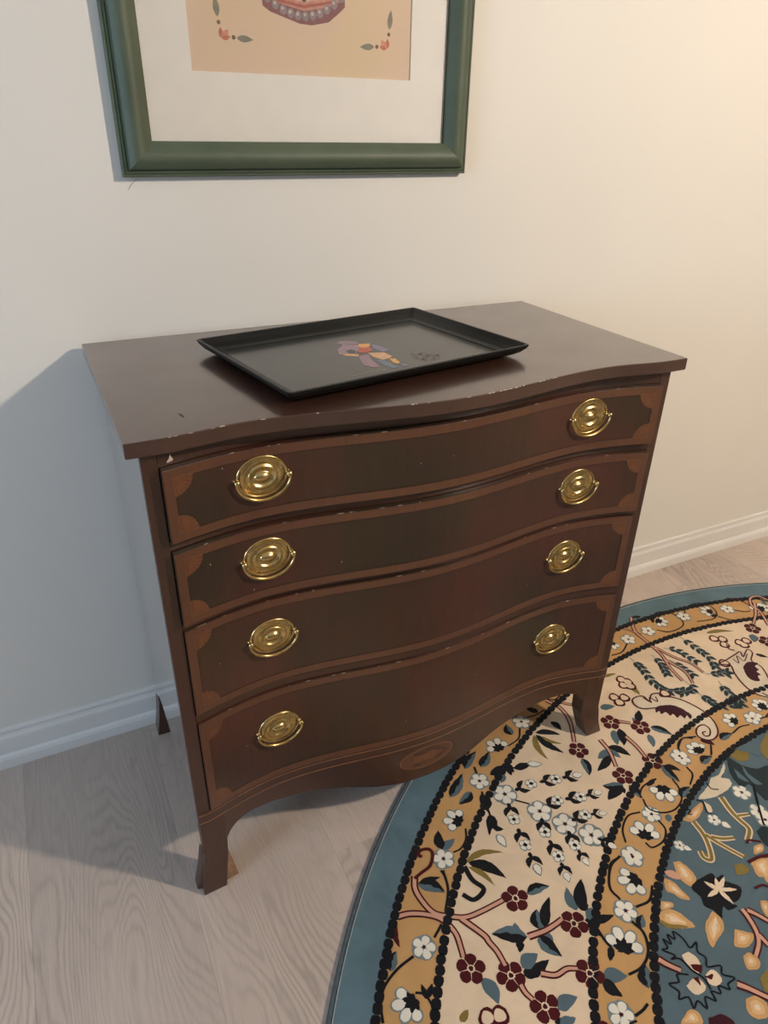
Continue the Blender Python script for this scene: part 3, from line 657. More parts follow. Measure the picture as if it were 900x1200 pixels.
# woven motifs, traced in the plane of the rug (millimetres from its centre): f flower, h half flower, l leaf, k dark half of a leaf,
# v vine, p patch, b bud, s spray of small blossoms, n feathery sprig, o small round blossom
MOTIFS = json.loads('''[["f","w",-746,1082,35,26],["f","w",-702,1011,67,26],["f","w",-672,961,61,26],["f","w",-638,915,63,26],["s",[[-746,1082],[-674,1081],[-614,1067],[-560,1055]]],["s",[[-702,1011],[-647,1018],[-594,1003],[-550,995]]],["s",[[-672,961],[-616,961],[-578,947]]],["s",[[-746,1082],[-766,1018],[-781,956],[-791,899]]],["s",[[-702,1011],[-724,963],[-734,905],[-747,860]]],["s",[[-672,961],[-686,911],[-690,870]]],["s",[[-638,915],[-615,875]]],["b",-648,1132,-615,1116],["l","K",-683,1133,-638,1130,14,0],["l","K",-745,1143,-684,1146,16,0],["l","K",-693,1156,-691,1124,12,0],["b",-820,1003,-820,968],["l","K",-807,1052,-817,1009,14,0],["l","K",-807,1052,-836,1008,10,0],["l","K",-819,1021,-801,1007,9,0],["l","K",-792,1106,-807,1060,14,0],["l","K",-784,1080,-822,1068,12,0],["v","K",null,5,[[-789,1111],[-798,1081],[-808,1047]]],["l","K",-743,1142,-690,1149,16,0],["l","K",-691,1155,-702,1120,12,0],["v","K",null,5,[[-745,1143],[-704,1144],[-679,1134]]],["l","B",-717,1133,-735,1112,14,0],["v","K",null,4,[[-734,1059],[-711,1037]]],["f","r",-869,867,0,27],["f","r",-797,778,25,27],["f","r",-1018,792,61,27],["f","r",-960,752,25,27],["f","r",-830,694,27,27],["f","r",-936,684,7,27],["f","r",-509,1114,29,25],["f","r",-374,1152,58,25],["f","r",-316,1107,8,25],["f","r",-370,1011,53,25],["f","r",-465,1007,66,25],["f","r",289,1269,39,25],["f","r",276,1206,12,25],["v","P","R",8,[[-1025,994],[-1037,969],[-1036,938],[-1027,910],[-1004,892],[-976,877],[-942,874],[-892,875]]],["v","P","R",8,[[-1094,934],[-1070,929],[-1042,914],[-1020,893],[-1010,860],[-1016,828],[-1020,815]]],["v","P","R",8,[[-986,879],[-964,834],[-962,818],[-958,797],[-959,770]]],["v","R",null,7,[[-992,1024],[-995,1034],[-984,1039],[-969,1033],[-969,1019],[-986,1000],[-1009,994],[-1028,989]]],["l","R",-1101,934,-1116,880,12,-5],["v","P","R",7,[[-953,732],[-953,717],[-948,702]]],["v","P","R",8,[[-890,795],[-856,791],[-831,792],[-811,795]]],["v","P","R",7,[[-909,732],[-887,718],[-862,718],[-844,710]]],["v","P","R",7,[[-475,1285],[-459,1247],[-464,1206],[-484,1167],[-502,1138]]],["v","P","R",6,[[-446,1268],[-434,1252],[-418,1241]]],["v","K",null,4,[[-477,1297],[-453,1278],[-420,1291]]],["v","P","R",7,[[-438,1118],[-443,1078],[-461,1035]]],["v","P","R",6,[[-352,1145],[-329,1128]]],["v","P","R",7,[[-373,1098],[-371,1064],[-376,1026]]],["l","B",-842,865,-792,860,14,4],["k",-842,865,-792,860,14,4],["l","B",-862,798,-844,832,17,3],["k",-862,798,-844,832,17,3],["l","K",-852,796,-806,842,14,3],["l","B",-873,789,-856,739,17,-3],["k",-873,789,-856,739,17,-3],["l","B",-859,788,-854,766,12,0],["l","B",-892,796,-949,829,20,-4],["k",-892,796,-949,829,20,-4],["l","B",-906,807,-898,828,13,0],["l","K",-910,801,-922,778,10,3],["l","B",-774,796,-763,843,14,4],["l","K",-766,791,-724,845,18,3],["l","K",-765,792,-747,797,9,0],["l","K",-939,742,-881,745,15,-3],["l","K",-935,749,-914,729,20,0],["l","B",-933,754,-893,762,18,3],["l","B",-1008,770,-1006,721,17,4],["l","B",-918,671,-875,673,17,4],["l","K",-936,658,-904,645,12,-3],["l","B",-930,652,-899,647,12,0],["l","K",-774,774,-715,758,12,-3],["l","B",-768,775,-732,781,13,3],["l","K",-770,770,-765,736,11,0],["l","B",-813,678,-772,661,18,4],["l","K",-815,676,-803,639,15,-3],["l","O",-916,975,-834,962,13,12],["l","K",-911,973,-860,911,17,8],["l","O",-916,965,-890,907,10,6],["v","K",null,10,[[-923,969],[-924,937],[-914,910],[-943,900],[-958,919]]],["l","O",-1079,727,-1058,737,12,0],["o",-1036,712,13],["o",-1015,706,13],["l","O",-577,1201,-594,1122,14,-9],["l","K",-573,1199,-546,1122,14,-6],["l","O",-564,1188,-533,1148,9,-5],["l","K",-569,1205,-517,1173,12,5],["l","K",-511,1219,-505,1184,12,3],["l","B",-518,1090,-535,1042,14,3],["k",-518,1090,-535,1042,14,3],["l","B",-441,1080,-483,1073,16,0],["l","K",-451,1068,-510,1044,14,3],["l","K",-433,1092,-405,1047,15,4],["l","B",-439,1082,-431,1051,10,0],["l","B",-385,1128,-411,1086,15,0],["l","K",-369,1126,-397,1078,16,3],["l","B",-312,1119,-312,1141,12,0],["l","K",-307,1124,-277,1153,14,0],["l","B",-483,987,-528,1006,16,3],["k",-483,987,-528,1006,16,3],["l","K",-485,985,-544,970,17,-3],["l","K",-489,984,-497,968,12,0],["l","B",-471,981,-472,942,13,3],["k",-471,981,-472,942,13,3],["l","B",-293,1096,-262,1053,14,3],["k",-293,1096,-262,1053,14,3],["l","B",-316,1080,-335,1042,12,2],["l","B",-358,993,-357,937,14,-3],["k",-358,993,-357,937,14,-3],["l","K",-356,989,-330,961,11,3],["l","B",-364,1202,-324,1192,14,2],["l","B",265,1249,237,1221,20,2],["l","K",195,1181,216,1156,9,0],["l","B",449,1365,418,1317,8,0],["n","N",11,[[-151,1324],[-152,1278],[-164,1218],[-152,1176],[-106,1155]]],["n","N",11,[[54,1338],[58,1270],[58,1225],[41,1183],[50,1155]]],["n","N",10,[[-85,1306],[-87,1272],[-103,1231]]],["n","N",10,[[-30,1313],[-4,1291],[10,1237]]],["n","N",10,[[-53,1266],[-46,1234],[-43,1199]]],["n","N",11,[[-86,1137],[-81,1106],[-74,1078],[-35,1061]]],["n","N",11,[[2,1145],[-8,1109],[-9,1083],[-15,1059]]],["n","N",10,[[-82,1184],[-84,1153],[-131,1153]]],["n","N",10,[[-6,1181],[23,1168],[54,1163]]],["n","N",9,[[-58,1072],[-16,1078]]],["v","P","R",7,[[-12,1467],[-49,1410],[-53,1348],[-58,1293],[-77,1243],[-87,1187]]],["v","P","R",6,[[-50,1325],[-32,1271],[-9,1231],[-7,1187]]],["v","P","R",6,[[-64,1271],[-51,1214],[-68,1168]]],["v","P","R",5,[[-90,1452],[-61,1422],[-49,1394]]],["p","C2",3,[[-265,1190],[-244,1193],[-236,1182],[-202,1186],[-188,1167],[-158,1148],[-138,1117],[-127,1079],[-131,1041],[-151,1010],[-179,998],[-200,1005],[-207,1025],[-191,1045],[-187,1071],[-200,1101],[-215,1129],[-250,1145],[-270,1162]]],["v","R",null,4,[[-188,1167],[-158,1148],[-138,1117],[-127,1079],[-131,1041],[-151,1010],[-179,998],[-200,1005],[-207,1025],[-188,1043],[-165,1044],[-162,1027],[-178,1012],[-191,1014],[-189,1025],[-178,1025]]],["v","R",null,4,[[-188,1167],[-184,1178],[-205,1183],[-228,1168],[-229,1186],[-244,1193],[-265,1190],[-274,1173],[-264,1153],[-232,1141]]],["v","R",null,3,[[-234,1184],[-228,1160],[-219,1177],[-210,1156],[-201,1173]]],["o",-169,1171,12],["p","M",4,[[-233,1141],[-217,1142],[-189,1133],[-172,1113],[-166,1082],[-180,1074],[-177,1086],[-191,1081],[-192,1094],[-206,1091],[-205,1106],[-217,1105],[-217,1119],[-233,1118],[-230,1129],[-243,1128]]],["p","C2",3,[[95,1187],[138,1202],[185,1209],[194,1192],[167,1169],[169,1153],[154,1107],[74,1040],[56,1062],[53,1099],[69,1147]]],["v","R",null,4,[[72,1041],[56,1062],[53,1099],[69,1147],[87,1177],[61,1194],[94,1198],[135,1204],[161,1207],[150,1187],[188,1205],[190,1188],[158,1165],[161,1133],[135,1088]]],["v","R",null,3,[[115,1193],[116,1173],[137,1198],[137,1173],[173,1192]]],["o",78,1191,13],["p","M",4,[[112,1155],[142,1166],[167,1151],[147,1144],[145,1130],[132,1127],[132,1113],[119,1112],[108,1096],[91,1107],[94,1130]]],["o",-238,1263,12],["o",-229,1248,12],["o",-248,1243,12],["o",-233,1232,12],["o",-304,1218,12],["o",-280,1205,12],["o",-304,1197,12],["o",140,1283,12],["o",161,1270,12],["o",146,1250,12],["o",195,1238,12],["o",220,1235,12],["o",198,1224,12],["l","O",-236,1233,-233,1196,13,3],["l","O",-275,1292,-234,1288,9,2],["l","O",142,1312,222,1285,13,6],["v","R",null,4,[[152,1248],[143,1229],[152,1218]]],["f","w",-778,1138,23,22],["f","w",-953,1002,9,22],["f","w",-580,1250,62,22],["h",-883,1072,127,22],["h",-682,1209,90,22],["l","B",-811,1121,-854,1104,15,3],["k",-811,1121,-854,1104,15,3],["l","B",-862,1128,-802,1173,16,-3],["k",-862,1128,-802,1173,16,-3],["l","B",-790,1183,-738,1216,15,3],["k",-790,1183,-738,1216,15,3],["l","B",-753,1172,-709,1202,15,-3],["k",-753,1172,-709,1202,15,-3],["l","B",-947,1023,-907,1032,13,0],["l","K",-945,1022,-930,1065,15,3],["l","B",-627,1224,-620,1259,15,3],["k",-627,1224,-620,1259,15,3],["v","K",null,4,[[-874,1044],[-886,1022],[-908,1007],[-927,1006]]],["v","K",null,4,[[-596,1234],[-619,1207],[-657,1197]]],["v","K",null,5,[[-767,1178],[-772,1159]]],["v","K",null,4,[[-971,982],[-970,961]]],["v","K",null,4,[[-558,1256],[-530,1254],[-501,1259]]],["l","K",-519,1260,-542,1286,12,0],["f","w",-1076,862,48,22],["h",-1147,788,-169,24],["l","B",-1026,977,-987,938,18,4],["k",-1026,977,-987,938,18,4],["l","K",-1024,976,-980,969,9,2],["l","B",-1150,851,-1125,878,13,2],["k",-1150,851,-1125,878,13,2],["v","K",null,5,[[-967,980],[-978,941],[-1006,903]]],["v","K",null,5,[[-1025,885],[-1050,869]]],["v","K",null,5,[[-1101,856],[-1136,849],[-1167,835],[-1184,819],[-1193,800],[-1199,781]]],["v","K",null,4,[[-1127,800],[-1114,791],[-1111,771],[-1117,754]]],["l","K",-1113,782,-1111,808,7,0],["l","K",-1112,783,-1092,801,7,0],["f","w",-95,1389,65,21],["f","w",-12,1394,34,21],["f","w",142,1402,6,21],["f","w",299,1372,3,21],["f","w",419,1323,8,21],["h",57,1412,-56,20],["h",233,1390,136,20],["h",-157,1391,-136,18],["v","K",null,4,[[32,1418],[74,1451],[114,1439],[125,1398],[103,1368],[46,1363],[15,1387]]],["v","K",null,4,[[154,1397],[171,1425],[221,1438],[258,1421],[257,1379],[220,1354],[160,1365]]],["v","K",null,4,[[241,1357],[268,1324],[316,1310]]],["v","K",null,4,[[316,1358],[340,1338],[359,1334]]],["v","K",null,4,[[-112,1375],[-153,1352],[-191,1353]]],["v","K",null,3,[[-41,1390],[-53,1407]]],["l","K",32,1418,55,1454,8,0],["l","K",48,1434,26,1456,8,0],["l","K",223,1365,250,1364,9,0],["l","K",20,1458,-13,1468,8,0],["l","R",312,1403,357,1413,11,0],["v","P","R",7,[[346,1256],[384,1320],[385,1350],[414,1381],[448,1380],[461,1347]]],["v","P","R",7,[[407,1359],[363,1318],[311,1284]]],["v","R",null,4,[[345,1415],[375,1392],[380,1352]]],["l","B",419,1341,399,1302,10,0],["f","w",-32,1006,42,20],["f","w",-299,995,4,20],["h",-85,1025,125,20],["h",-246,995,92,18],["h",28,1032,122,18],["l","B",-165,990,-120,992,13,3],["k",-165,990,-120,992,13,3],["v","K",null,4,[[-120,992],[-85,999],[-57,994]]],["v","K",null,4,[[-14,998],[14,993]]],["v","K",null,4,[[-225,1022],[-248,1033],[-285,1013]]],["l","M",-211,1012,-191,984,17,3],["v","K",null,4,[[-201,988],[-222,966]]],["f","w",-299,987,22,20],["f","w",-482,899,3,20],["f","w",-594,842,57,20],["h",-412,933,-125,24],["h",-529,871,50,24],["h",-240,992,102,18],["l","B",-388,905,-346,917,13,3],["k",-388,905,-346,917,13,3],["l","B",-267,956,-227,960,14,3],["k",-267,956,-227,960,14,3],["l","B",-448,883,-463,868,11,0],["v","K",null,4,[[-213,1023],[-248,1033],[-273,1024],[-286,1007]]],["v","K",null,4,[[-309,963],[-313,941],[-342,921]]],["v","K",null,4,[[-470,941],[-465,952],[-441,965],[-401,967]]],["v","K",null,4,[[-470,938],[-477,913],[-458,892],[-425,886],[-390,900],[-372,926],[-367,951]]],["v","K",null,4,[[-501,914],[-533,918],[-567,897],[-584,869]]],["v","K",null,4,[[-480,882],[-483,857],[-507,838],[-541,836],[-546,851]]],["v","K",null,4,[[-620,849],[-647,845],[-671,824]]],["l","K",-435,962,-399,969,8,0],["v","K",null,4,[[-203,985],[-227,963]]],["f","w",-595,837,59,22],["f","w",-690,755,21,22],["f","w",-826,618,41,22],["h",-634,796,-177,24],["h",-736,709,46,26],["l","B",-686,716,-665,735,13,3],["k",-686,716,-665,735,13,3],["l","B",-752,630,-728,662,18,3],["k",-752,630,-728,662,18,3],["v","K",null,5,[[-617,850],[-651,840],[-684,806],[-683,777]]],["v","K",null,5,[[-666,752],[-632,751],[-604,772]]],["v","K",null,5,[[-763,751],[-765,728],[-763,712]]],["l","K",-762,713,-782,695,9,0],["v","K",null,5,[[-694,734],[-689,707],[-707,677],[-737,662],[-768,662]]],["v","K",null,5,[[-806,606],[-788,607],[-772,611]]],["p","H",3,[[-526,793],[-515,783],[-508,770],[-511,746],[-528,734],[-538,741],[-543,761],[-537,777]]],["p","P",4,[[-560,785],[-544,780],[-538,761],[-550,760],[-561,774]]],["p","H",3,[[-571,775],[-560,760],[-558,737],[-558,718],[-573,727],[-581,744],[-587,753]]],["p","H",3,[[-613,740],[-596,729],[-600,721],[-625,726]]],["p","H",3,[[-631,725],[-610,721],[-597,704],[-591,675],[-612,681],[-638,693],[-646,711]]],["p","O",4,[[-642,713],[-632,699],[-614,688],[-604,679],[-632,689],[-647,704]]],["p","C",5,[[-627,719],[-613,704],[-603,685],[-619,702]]],["p","K",3,[[-511,742],[-475,741],[-475,729],[-457,728],[-462,714],[-446,693],[-470,676],[-493,678],[-484,668],[-507,670],[-511,680],[-534,662],[-532,678],[-538,689],[-543,698],[-535,713],[-536,736]]],["l","C",-491,708,-504,734,8,0,4],["l","C",-491,708,-476,730,8,0,4],["l","C",-491,708,-457,723,8,0,4],["l","C",-491,708,-457,693,8,0,4],["l","C",-491,708,-488,674,8,0,4],["l","C",-491,708,-523,707,8,0,4],["p","H",3,[[-537,682],[-533,666],[-545,647],[-575,638],[-594,632],[-584,654],[-569,670]]],["p","C",4,[[-540,673],[-548,661],[-577,643],[-558,662]]],["p","H",3,[[-527,638],[-510,624],[-503,615],[-529,604],[-553,614],[-546,624]]],["p","H",3,[[-553,597],[-539,596],[-533,580],[-545,569],[-565,575],[-563,587]]],["p","H",3,[[-434,657],[-422,647],[-448,626],[-447,642]]],["p","H",3,[[-612,543],[-592,540],[-584,523],[-598,507],[-618,511],[-626,526]]],["p","H",3,[[-735,568],[-712,573],[-703,560],[-713,547],[-744,562]]],["p","M",3,[[-693,549],[-671,545],[-661,533],[-664,523],[-699,540]]],["p","O",3,[[-560,556],[-531,560],[-564,534],[-569,540]]],["v","P","R",8,[[-482,660],[-485,641],[-495,615],[-510,599],[-534,586]]],["v","P","R",8,[[-474,654],[-465,640],[-455,620]]],["v","P","R",8,[[-495,611],[-495,588]]],["v","P","R",9,[[-605,567],[-592,552],[-573,526]]],["v","P","R",9,[[-700,659],[-692,645],[-678,627]]],["v","K",null,3,[[-659,618],[-663,642],[-678,649],[-667,651],[-681,669],[-669,667],[-665,683],[-658,669],[-651,686],[-645,673],[-637,685],[-630,668],[-631,649],[-613,652],[-624,638],[-619,624],[-629,611],[-606,602],[-615,590],[-600,576],[-619,574],[-624,566],[-637,579],[-644,568],[-656,578],[-661,563],[-673,576],[-685,561],[-690,577],[-705,571],[-700,588],[-717,593],[-708,602],[-714,619],[-696,614],[-689,625],[-671,616]]],["p","C",4,[[-656,646],[-640,645],[-634,628],[-641,613],[-653,611],[-660,626]]],["p","R",5,[[-655,627],[-636,618],[-647,609],[-655,616]]],["p","C",4,[[-643,603],[-624,603],[-622,586],[-637,579],[-649,588]]],["p","R",5,[[-647,601],[-630,597],[-641,592]]],["p","C",4,[[-689,604],[-662,607],[-658,589],[-670,583],[-687,587]]],["p","R",5,[[-668,608],[-659,605],[-666,593]]],["v","K",null,3,[[-659,618],[-651,600],[-654,580]]],["p","O",3,[[-459,783],[-439,773],[-440,760],[-462,758]]],["p","O",3,[[-419,733],[-401,729],[-397,713],[-424,714]]],["v","R",null,5,[[-385,724],[-358,723],[-336,715]]],["p","H",3,[[-385,719],[-340,712],[-387,674],[-382,699]]],["v","R",null,5,[[-422,679],[-403,677],[-394,668]]],["p","O",3,[[-406,758],[-375,741],[-385,737]]],["p","C2",3,[[-351,887],[-299,904],[-282,914],[-257,914],[-218,933],[-235,916],[-260,906],[-246,894],[-258,878],[-299,872],[-331,875],[-353,883]]],["v","K",null,3,[[-303,909],[-306,892],[-292,883]]],["p","C2",3,[[-349,875],[-346,857],[-356,845],[-363,851]]],["v","K",null,3,[[-363,884],[-353,874],[-365,850],[-358,843]]],["f","w",-368,829,27,14],["b",-359,819,-350,797],["p","H",3,[[-431,859],[-361,875],[-367,861],[-396,848],[-419,848]]],["v","K",null,3,[[-408,880],[-396,869],[-408,864],[-392,857]]],["f","w",-485,815,36,12],["b",-481,810,-470,795],["v","O","C",8,[[-413,845],[-419,811],[-433,783],[-451,762],[-462,772],[-457,787]]],["v","O","C",7,[[-415,810],[-404,779],[-385,738]]],["v","O","C",7,[[-408,801],[-389,787],[-365,778]]],["v","O","C",9,[[-305,866],[-315,831],[-317,805],[-318,779],[-345,761]]],["v","O","C",6,[[-312,814],[-285,806]]],["v","R",null,5,[[-353,757],[-341,760],[-321,747]]],["v","R",null,6,[[-387,725],[-356,724],[-332,718]]],["p","H",3,[[-381,722],[-354,721],[-338,713],[-367,690],[-394,693]]],["p","H",3,[[-346,746],[-325,744],[-330,731],[-357,732]]],["p","H",3,[[-528,791],[-512,786],[-513,750],[-538,761]]],["p","C",3,[[-556,784],[-543,766],[-555,765]]],["p","O",3,[[-419,733],[-401,729],[-401,710],[-429,714]]],["p","N",3,[[-194,947],[-188,919],[-177,901],[-157,886],[-129,879],[-210,815],[-218,836],[-215,864],[-240,864],[-228,907]]],["p","B",4,[[-184,911],[-192,883],[-187,851],[-203,859],[-200,887]]],["p","B",4,[[-210,911],[-209,885],[-210,868],[-223,886]]],["p","O",3,[[-185,943],[-151,950],[-138,928],[-160,915],[-181,925]]],["f","w",-251,855,31,20],["f","w",-259,802,25,20],["f","w",-265,781,45,20],["v","K",null,5,[[-207,860],[-249,811],[-280,772]]],["p","N",3,[[-307,769],[-285,772],[-278,760],[-315,732],[-315,752]]],["p","O",3,[[-107,926],[-57,950],[-40,950],[-109,895]]],["p","B",4,[[-159,954],[-121,953],[-86,943],[-118,912],[-134,926]]]]''')
GRP = {'woven_flowers': [], 'woven_leaves': [], 'woven_vines': [], 'woven_scrolls': []}
mr = random.Random(11)
def rot(x, y, a): return (x*math.cos(a)-y*math.sin(a), x*math.sin(a)+y*math.cos(a))
def poly(g_, c, ly, pts): GRP[g_].append((c, ly, pts))
def petal(cx, cy, a, r0, r1, w, n=12):
    o = []
    for i in range(n):
        t = 2*PI*i/n; u = (r0+r1)/2+(r1-r0)/2*math.cos(t); v = w*math.sin(t)*(1+0.25*math.cos(t)); q = rot(u, v, a); o.append((cx+q[0], cy+q[1]))
    return o
def leafpts(b, t, w, bend, side=0):
    b, t = np.array(b, float), np.array(t, float); d = t-b; L_ = np.hypot(*d)+1e-6; nn = np.array([-d[1], d[0]])/L_; m = 9
    w = min(w, L_*0.6)
    mid = lambda s: b+d*s+nn*bend*math.sin(PI*s)
    prof = lambda s: w/2*(math.sin(PI*s**0.85))**0.8*(1.05-0.35*s)*1.25
    up = [mid(i/m)+nn*prof(i/m) for i in range(m+1)]; lo = [mid(i/m)-nn*prof(i/m) for i in range(m+1)]
    if side > 0: lo = [mid(i/m)+nn*prof(i/m)*0.12*math.sin(i*2.1) for i in range(m+1)]
    return [tuple(p) for p in up]+[tuple(p) for p in lo[-2:0:-1]]
def leaf(g_, c, b, t, w, bend=0, ly=2, side=0): poly(g_, c, ly, leafpts(b, t, w, bend, side))
def smooth(pts, n=5):
    P = [np.array(p, float) for p in pts]; P = [2*P[0]-P[1]]+P+[2*P[-1]-P[-2]]; o = []
    for i in range(1, len(P)-2):
        for k in range(n):
            t = k/n; o.append(0.5*((2*P[i])+(-P[i-1]+P[i+1])*t+(2*P[i-1]-5*P[i]+4*P[i+1]-P[i+2])*t*t+(-P[i-1]+3*P[i]-3*P[i+1]+P[i+2])*t**3))
    o.append(P[-2]); return o
def ribbon(g_, c, pts, w, ly, taper=0.35, z0=None):
    P = pts; L_, R_ = [], []
    for i, p in enumerate(P):
        d = P[min(i+1, len(P)-1)]-P[max(i-1, 0)]; d = d/(np.hypot(*d)+1e-9); nn = np.array([-d[1], d[0]]); s = i/(len(P)-1); ww = w/2*(1-taper*s)
        L_.append(p+nn*ww); R_.append(p-nn*ww)
    for i in range(len(P)-1): poly(g_, c, ly, [tuple(L_[i]), tuple(L_[i+1]), tuple(R_[i+1]), tuple(R_[i])])
def flower(kind, x, y, a, r):
    a = math.radians(a)
    if kind == 'w':
        for k in range(5): poly('woven_flowers', 'G', 2, petal(x, y, a+k*1.2566, -r*0.05, r*1.10, r*0.58))
        for k in range(5): poly('woven_flowers', 'W', 3, petal(x, y, a+k*1.2566, r*0.16, r*0.98, r*0.345))
        poly('woven_flowers', 'R' if r > 15 else 'K', 4, petal(x, y, a, -r*0.15, r*0.15, r*0.15, 8))
    else:
        for k in range(5): poly('woven_flowers', 'R', 3, petal(x, y, a+k*1.2566, r*0.08, r*1.0, r*0.40))
        poly('woven_flowers', 'C', 4, petal(x, y, a, -r*0.27, r*0.27, r*0.27, 10)); poly('woven_flowers', 'M', 5, petal(x, y, a, -r*0.17, r*0.17, r*0.17, 8))
        for k in range(5):
            u = rot(1, 0, a+(k+0.5)*1.2566); p0 = np.array([x+u[0]*r*0.2, y+u[1]*r*0.2]); ribbon('woven_flowers', 'C', [p0, p0+np.array(u)*r*0.5], 1.6, 4, 0.6)
def calyx(p, d, s=1.0):
    a = math.atan2(d[1], d[0])
    for sg in (1, -1):
        q = rot(21*s, sg*15*s, a); leaf('woven_leaves', 'K', p, (p[0]+q[0], p[1]+q[1]), 10*s, sg*4, 3)
        q = rot(5*s, sg*16*s, a); leaf('woven_leaves', 'K', p, (p[0]+q[0], p[1]+q[1]), 7*s, 0, 3)
    q = rot(-13*s, 0, a); leaf('woven_leaves', 'K', (p[0]+q[0], p[1]+q[1]), (p[0]-q[0]*0.4, p[1]-q[1]*0.4), 8*s, 0, 3)
def bud(b, t):
    leaf('woven_flowers', 'G', b, t, 17, 0, 3); d = np.array(t, float)-np.array(b, float); leaf('woven_flowers', 'W', np.array(b)+d*0.08, np.array(b)+d*0.92, 12.5, 0, 4)
for M in MOTIFS:
    k = M[0]
    if k == 'f': flower(*M[1:])
    elif k == 'h':
        x, y, ang, r = M[1:]; a = math.radians(ang); bx, by = x-math.cos(a)*r*0.45, y-math.sin(a)*r*0.45
        for q, s in ((-1.15, 0.95), (-0.4, 1.1), (0.4, 1.1), (1.15, 0.95)): poly('woven_flowers', 'G', 2, petal(bx, by, a+q, r*0.2, r*1.55*s, r*0.46))
        for q, s in ((-1.15, 0.95), (-0.4, 1.1), (0.4, 1.1), (1.15, 0.95)): poly('woven_flowers', 'W', 3, petal(bx, by, a+q, r*0.45, r*1.43*s, r*0.34))
        for q, s in ((0, 0.85), (0.75, 0.85), (-0.75, 0.85), (1.5, 0.75), (-1.5, 0.75), (2.2, 0.5), (-2.2, 0.5)):
            leaf('woven_leaves', 'K', (bx, by), (bx+math.cos(a+q)*r*s, by+math.sin(a+q)*r*s), r*0.42, 0, 4)
    elif k == 'l': leaf('woven_leaves', M[1], M[2:4], M[4:6], M[6]*(1.3 if M[1] in 'BK' and len(M) < 9 else 1), M[7], M[8] if len(M) > 8 else 2)
    elif k == 'k': leaf('woven_leaves', 'K', M[1:3], M[3:5], M[5]*1.5, M[6], 3, 1)
    elif k == 'v':
        c, oc, w, pts = M[1:]; sp = smooth(pts)
        if oc: ribbon('woven_vines', oc, sp, w*1.55+2.5, 2, 0.2); ribbon('woven_vines', c, sp, w*0.95, 3, 0.2)
        else: ribbon('woven_vines', c, sp, w*1.05, 2 if c == 'K' else 4, 0.1)
    elif k == 'p':
        q = [tuple(p) for p in smooth(M[3]+[M[3][0]], 3)[:-1]]; poly('woven_scrolls', M[1], M[2], q)
        if M[1] == 'H':    # paler heart of the peach leaves
            cx, cy = sum(p[0] for p in q)/len(q), sum(p[1] for p in q)/len(q)
            poly('woven_scrolls', 'D', M[2]+1, [(cx+(p[0]-cx)*0.62, cy+(p[1]-cy)*0.62) for p in q]); poly('woven_scrolls', 'C', M[2]+2, [(cx+(p[0]-cx)*0.28, cy+(p[1]-cy)*0.28) for p in q])
    elif k == 'b': bud(M[1:3], M[3:5])
    elif k == 's':
        P = [np.array(p, float) for p in M[1]]
        for i in range(len(P)-1):
            d = P[i+1]-P[i]; L_ = np.hypot(*d); last = i == len(P)-2
            calyx(tuple(P[i]+d*(0.52 if last else 0.55)), d, min(1.0, L_/55))
            if last: bud(tuple(P[i]+d*0.75), tuple(P[i]+d*1.25))
            else:
                a = math.atan2(d[1], d[0]); x, y = P[i+1]
                for q in range(4): poly('woven_flowers', 'G', 2, petal(x, y, a+0.785+q*PI/2, 0, 14, 8))
                for q in range(4): poly('woven_flowers', 'W', 3, petal(x, y, a+0.785+q*PI/2, 2.5, 12.6, 5.6))
                poly('woven_flowers', 'K', 4, petal(x, y, 0, -4.6, 4.6, 4.6, 9))
    elif k == 'n':
        c, w, pts = M[1:]; sp = smooth(pts, 6); acc = 0
        for i in range(1, len(sp)):
            d = sp[i]-sp[i-1]; acc += np.hypot(*d)
            if acc > w*1.35:
                acc = 0; a = math.atan2(d[1], d[0])
                for sg in (1, -1):
                    q = rot(w*1.75, sg*w*1.25, a); leaf('woven_leaves', 'G', tuple(sp[i]), (sp[i][0]+q[0]*1.06, sp[i][1]+q[1]*1.06), w*1.05, 0, 2); leaf('woven_leaves', c, tuple(sp[i]), (sp[i][0]+q[0], sp[i][1]+q[1]), w*0.85, 0, 3)
        ribbon('woven_vines', 'G', sp, 2.2, 3, 0.3)
    elif k == 'o':
        x, y, r = M[1:]; poly('woven_flowers', 'R', 3, petal(x, y, 0, -r*1.25, r*1.25, r*1.25, 14)); poly('woven_flowers', 'C', 4, petal(x, y, 0.4, -r*0.82, r*0.82, r*0.82, 12))
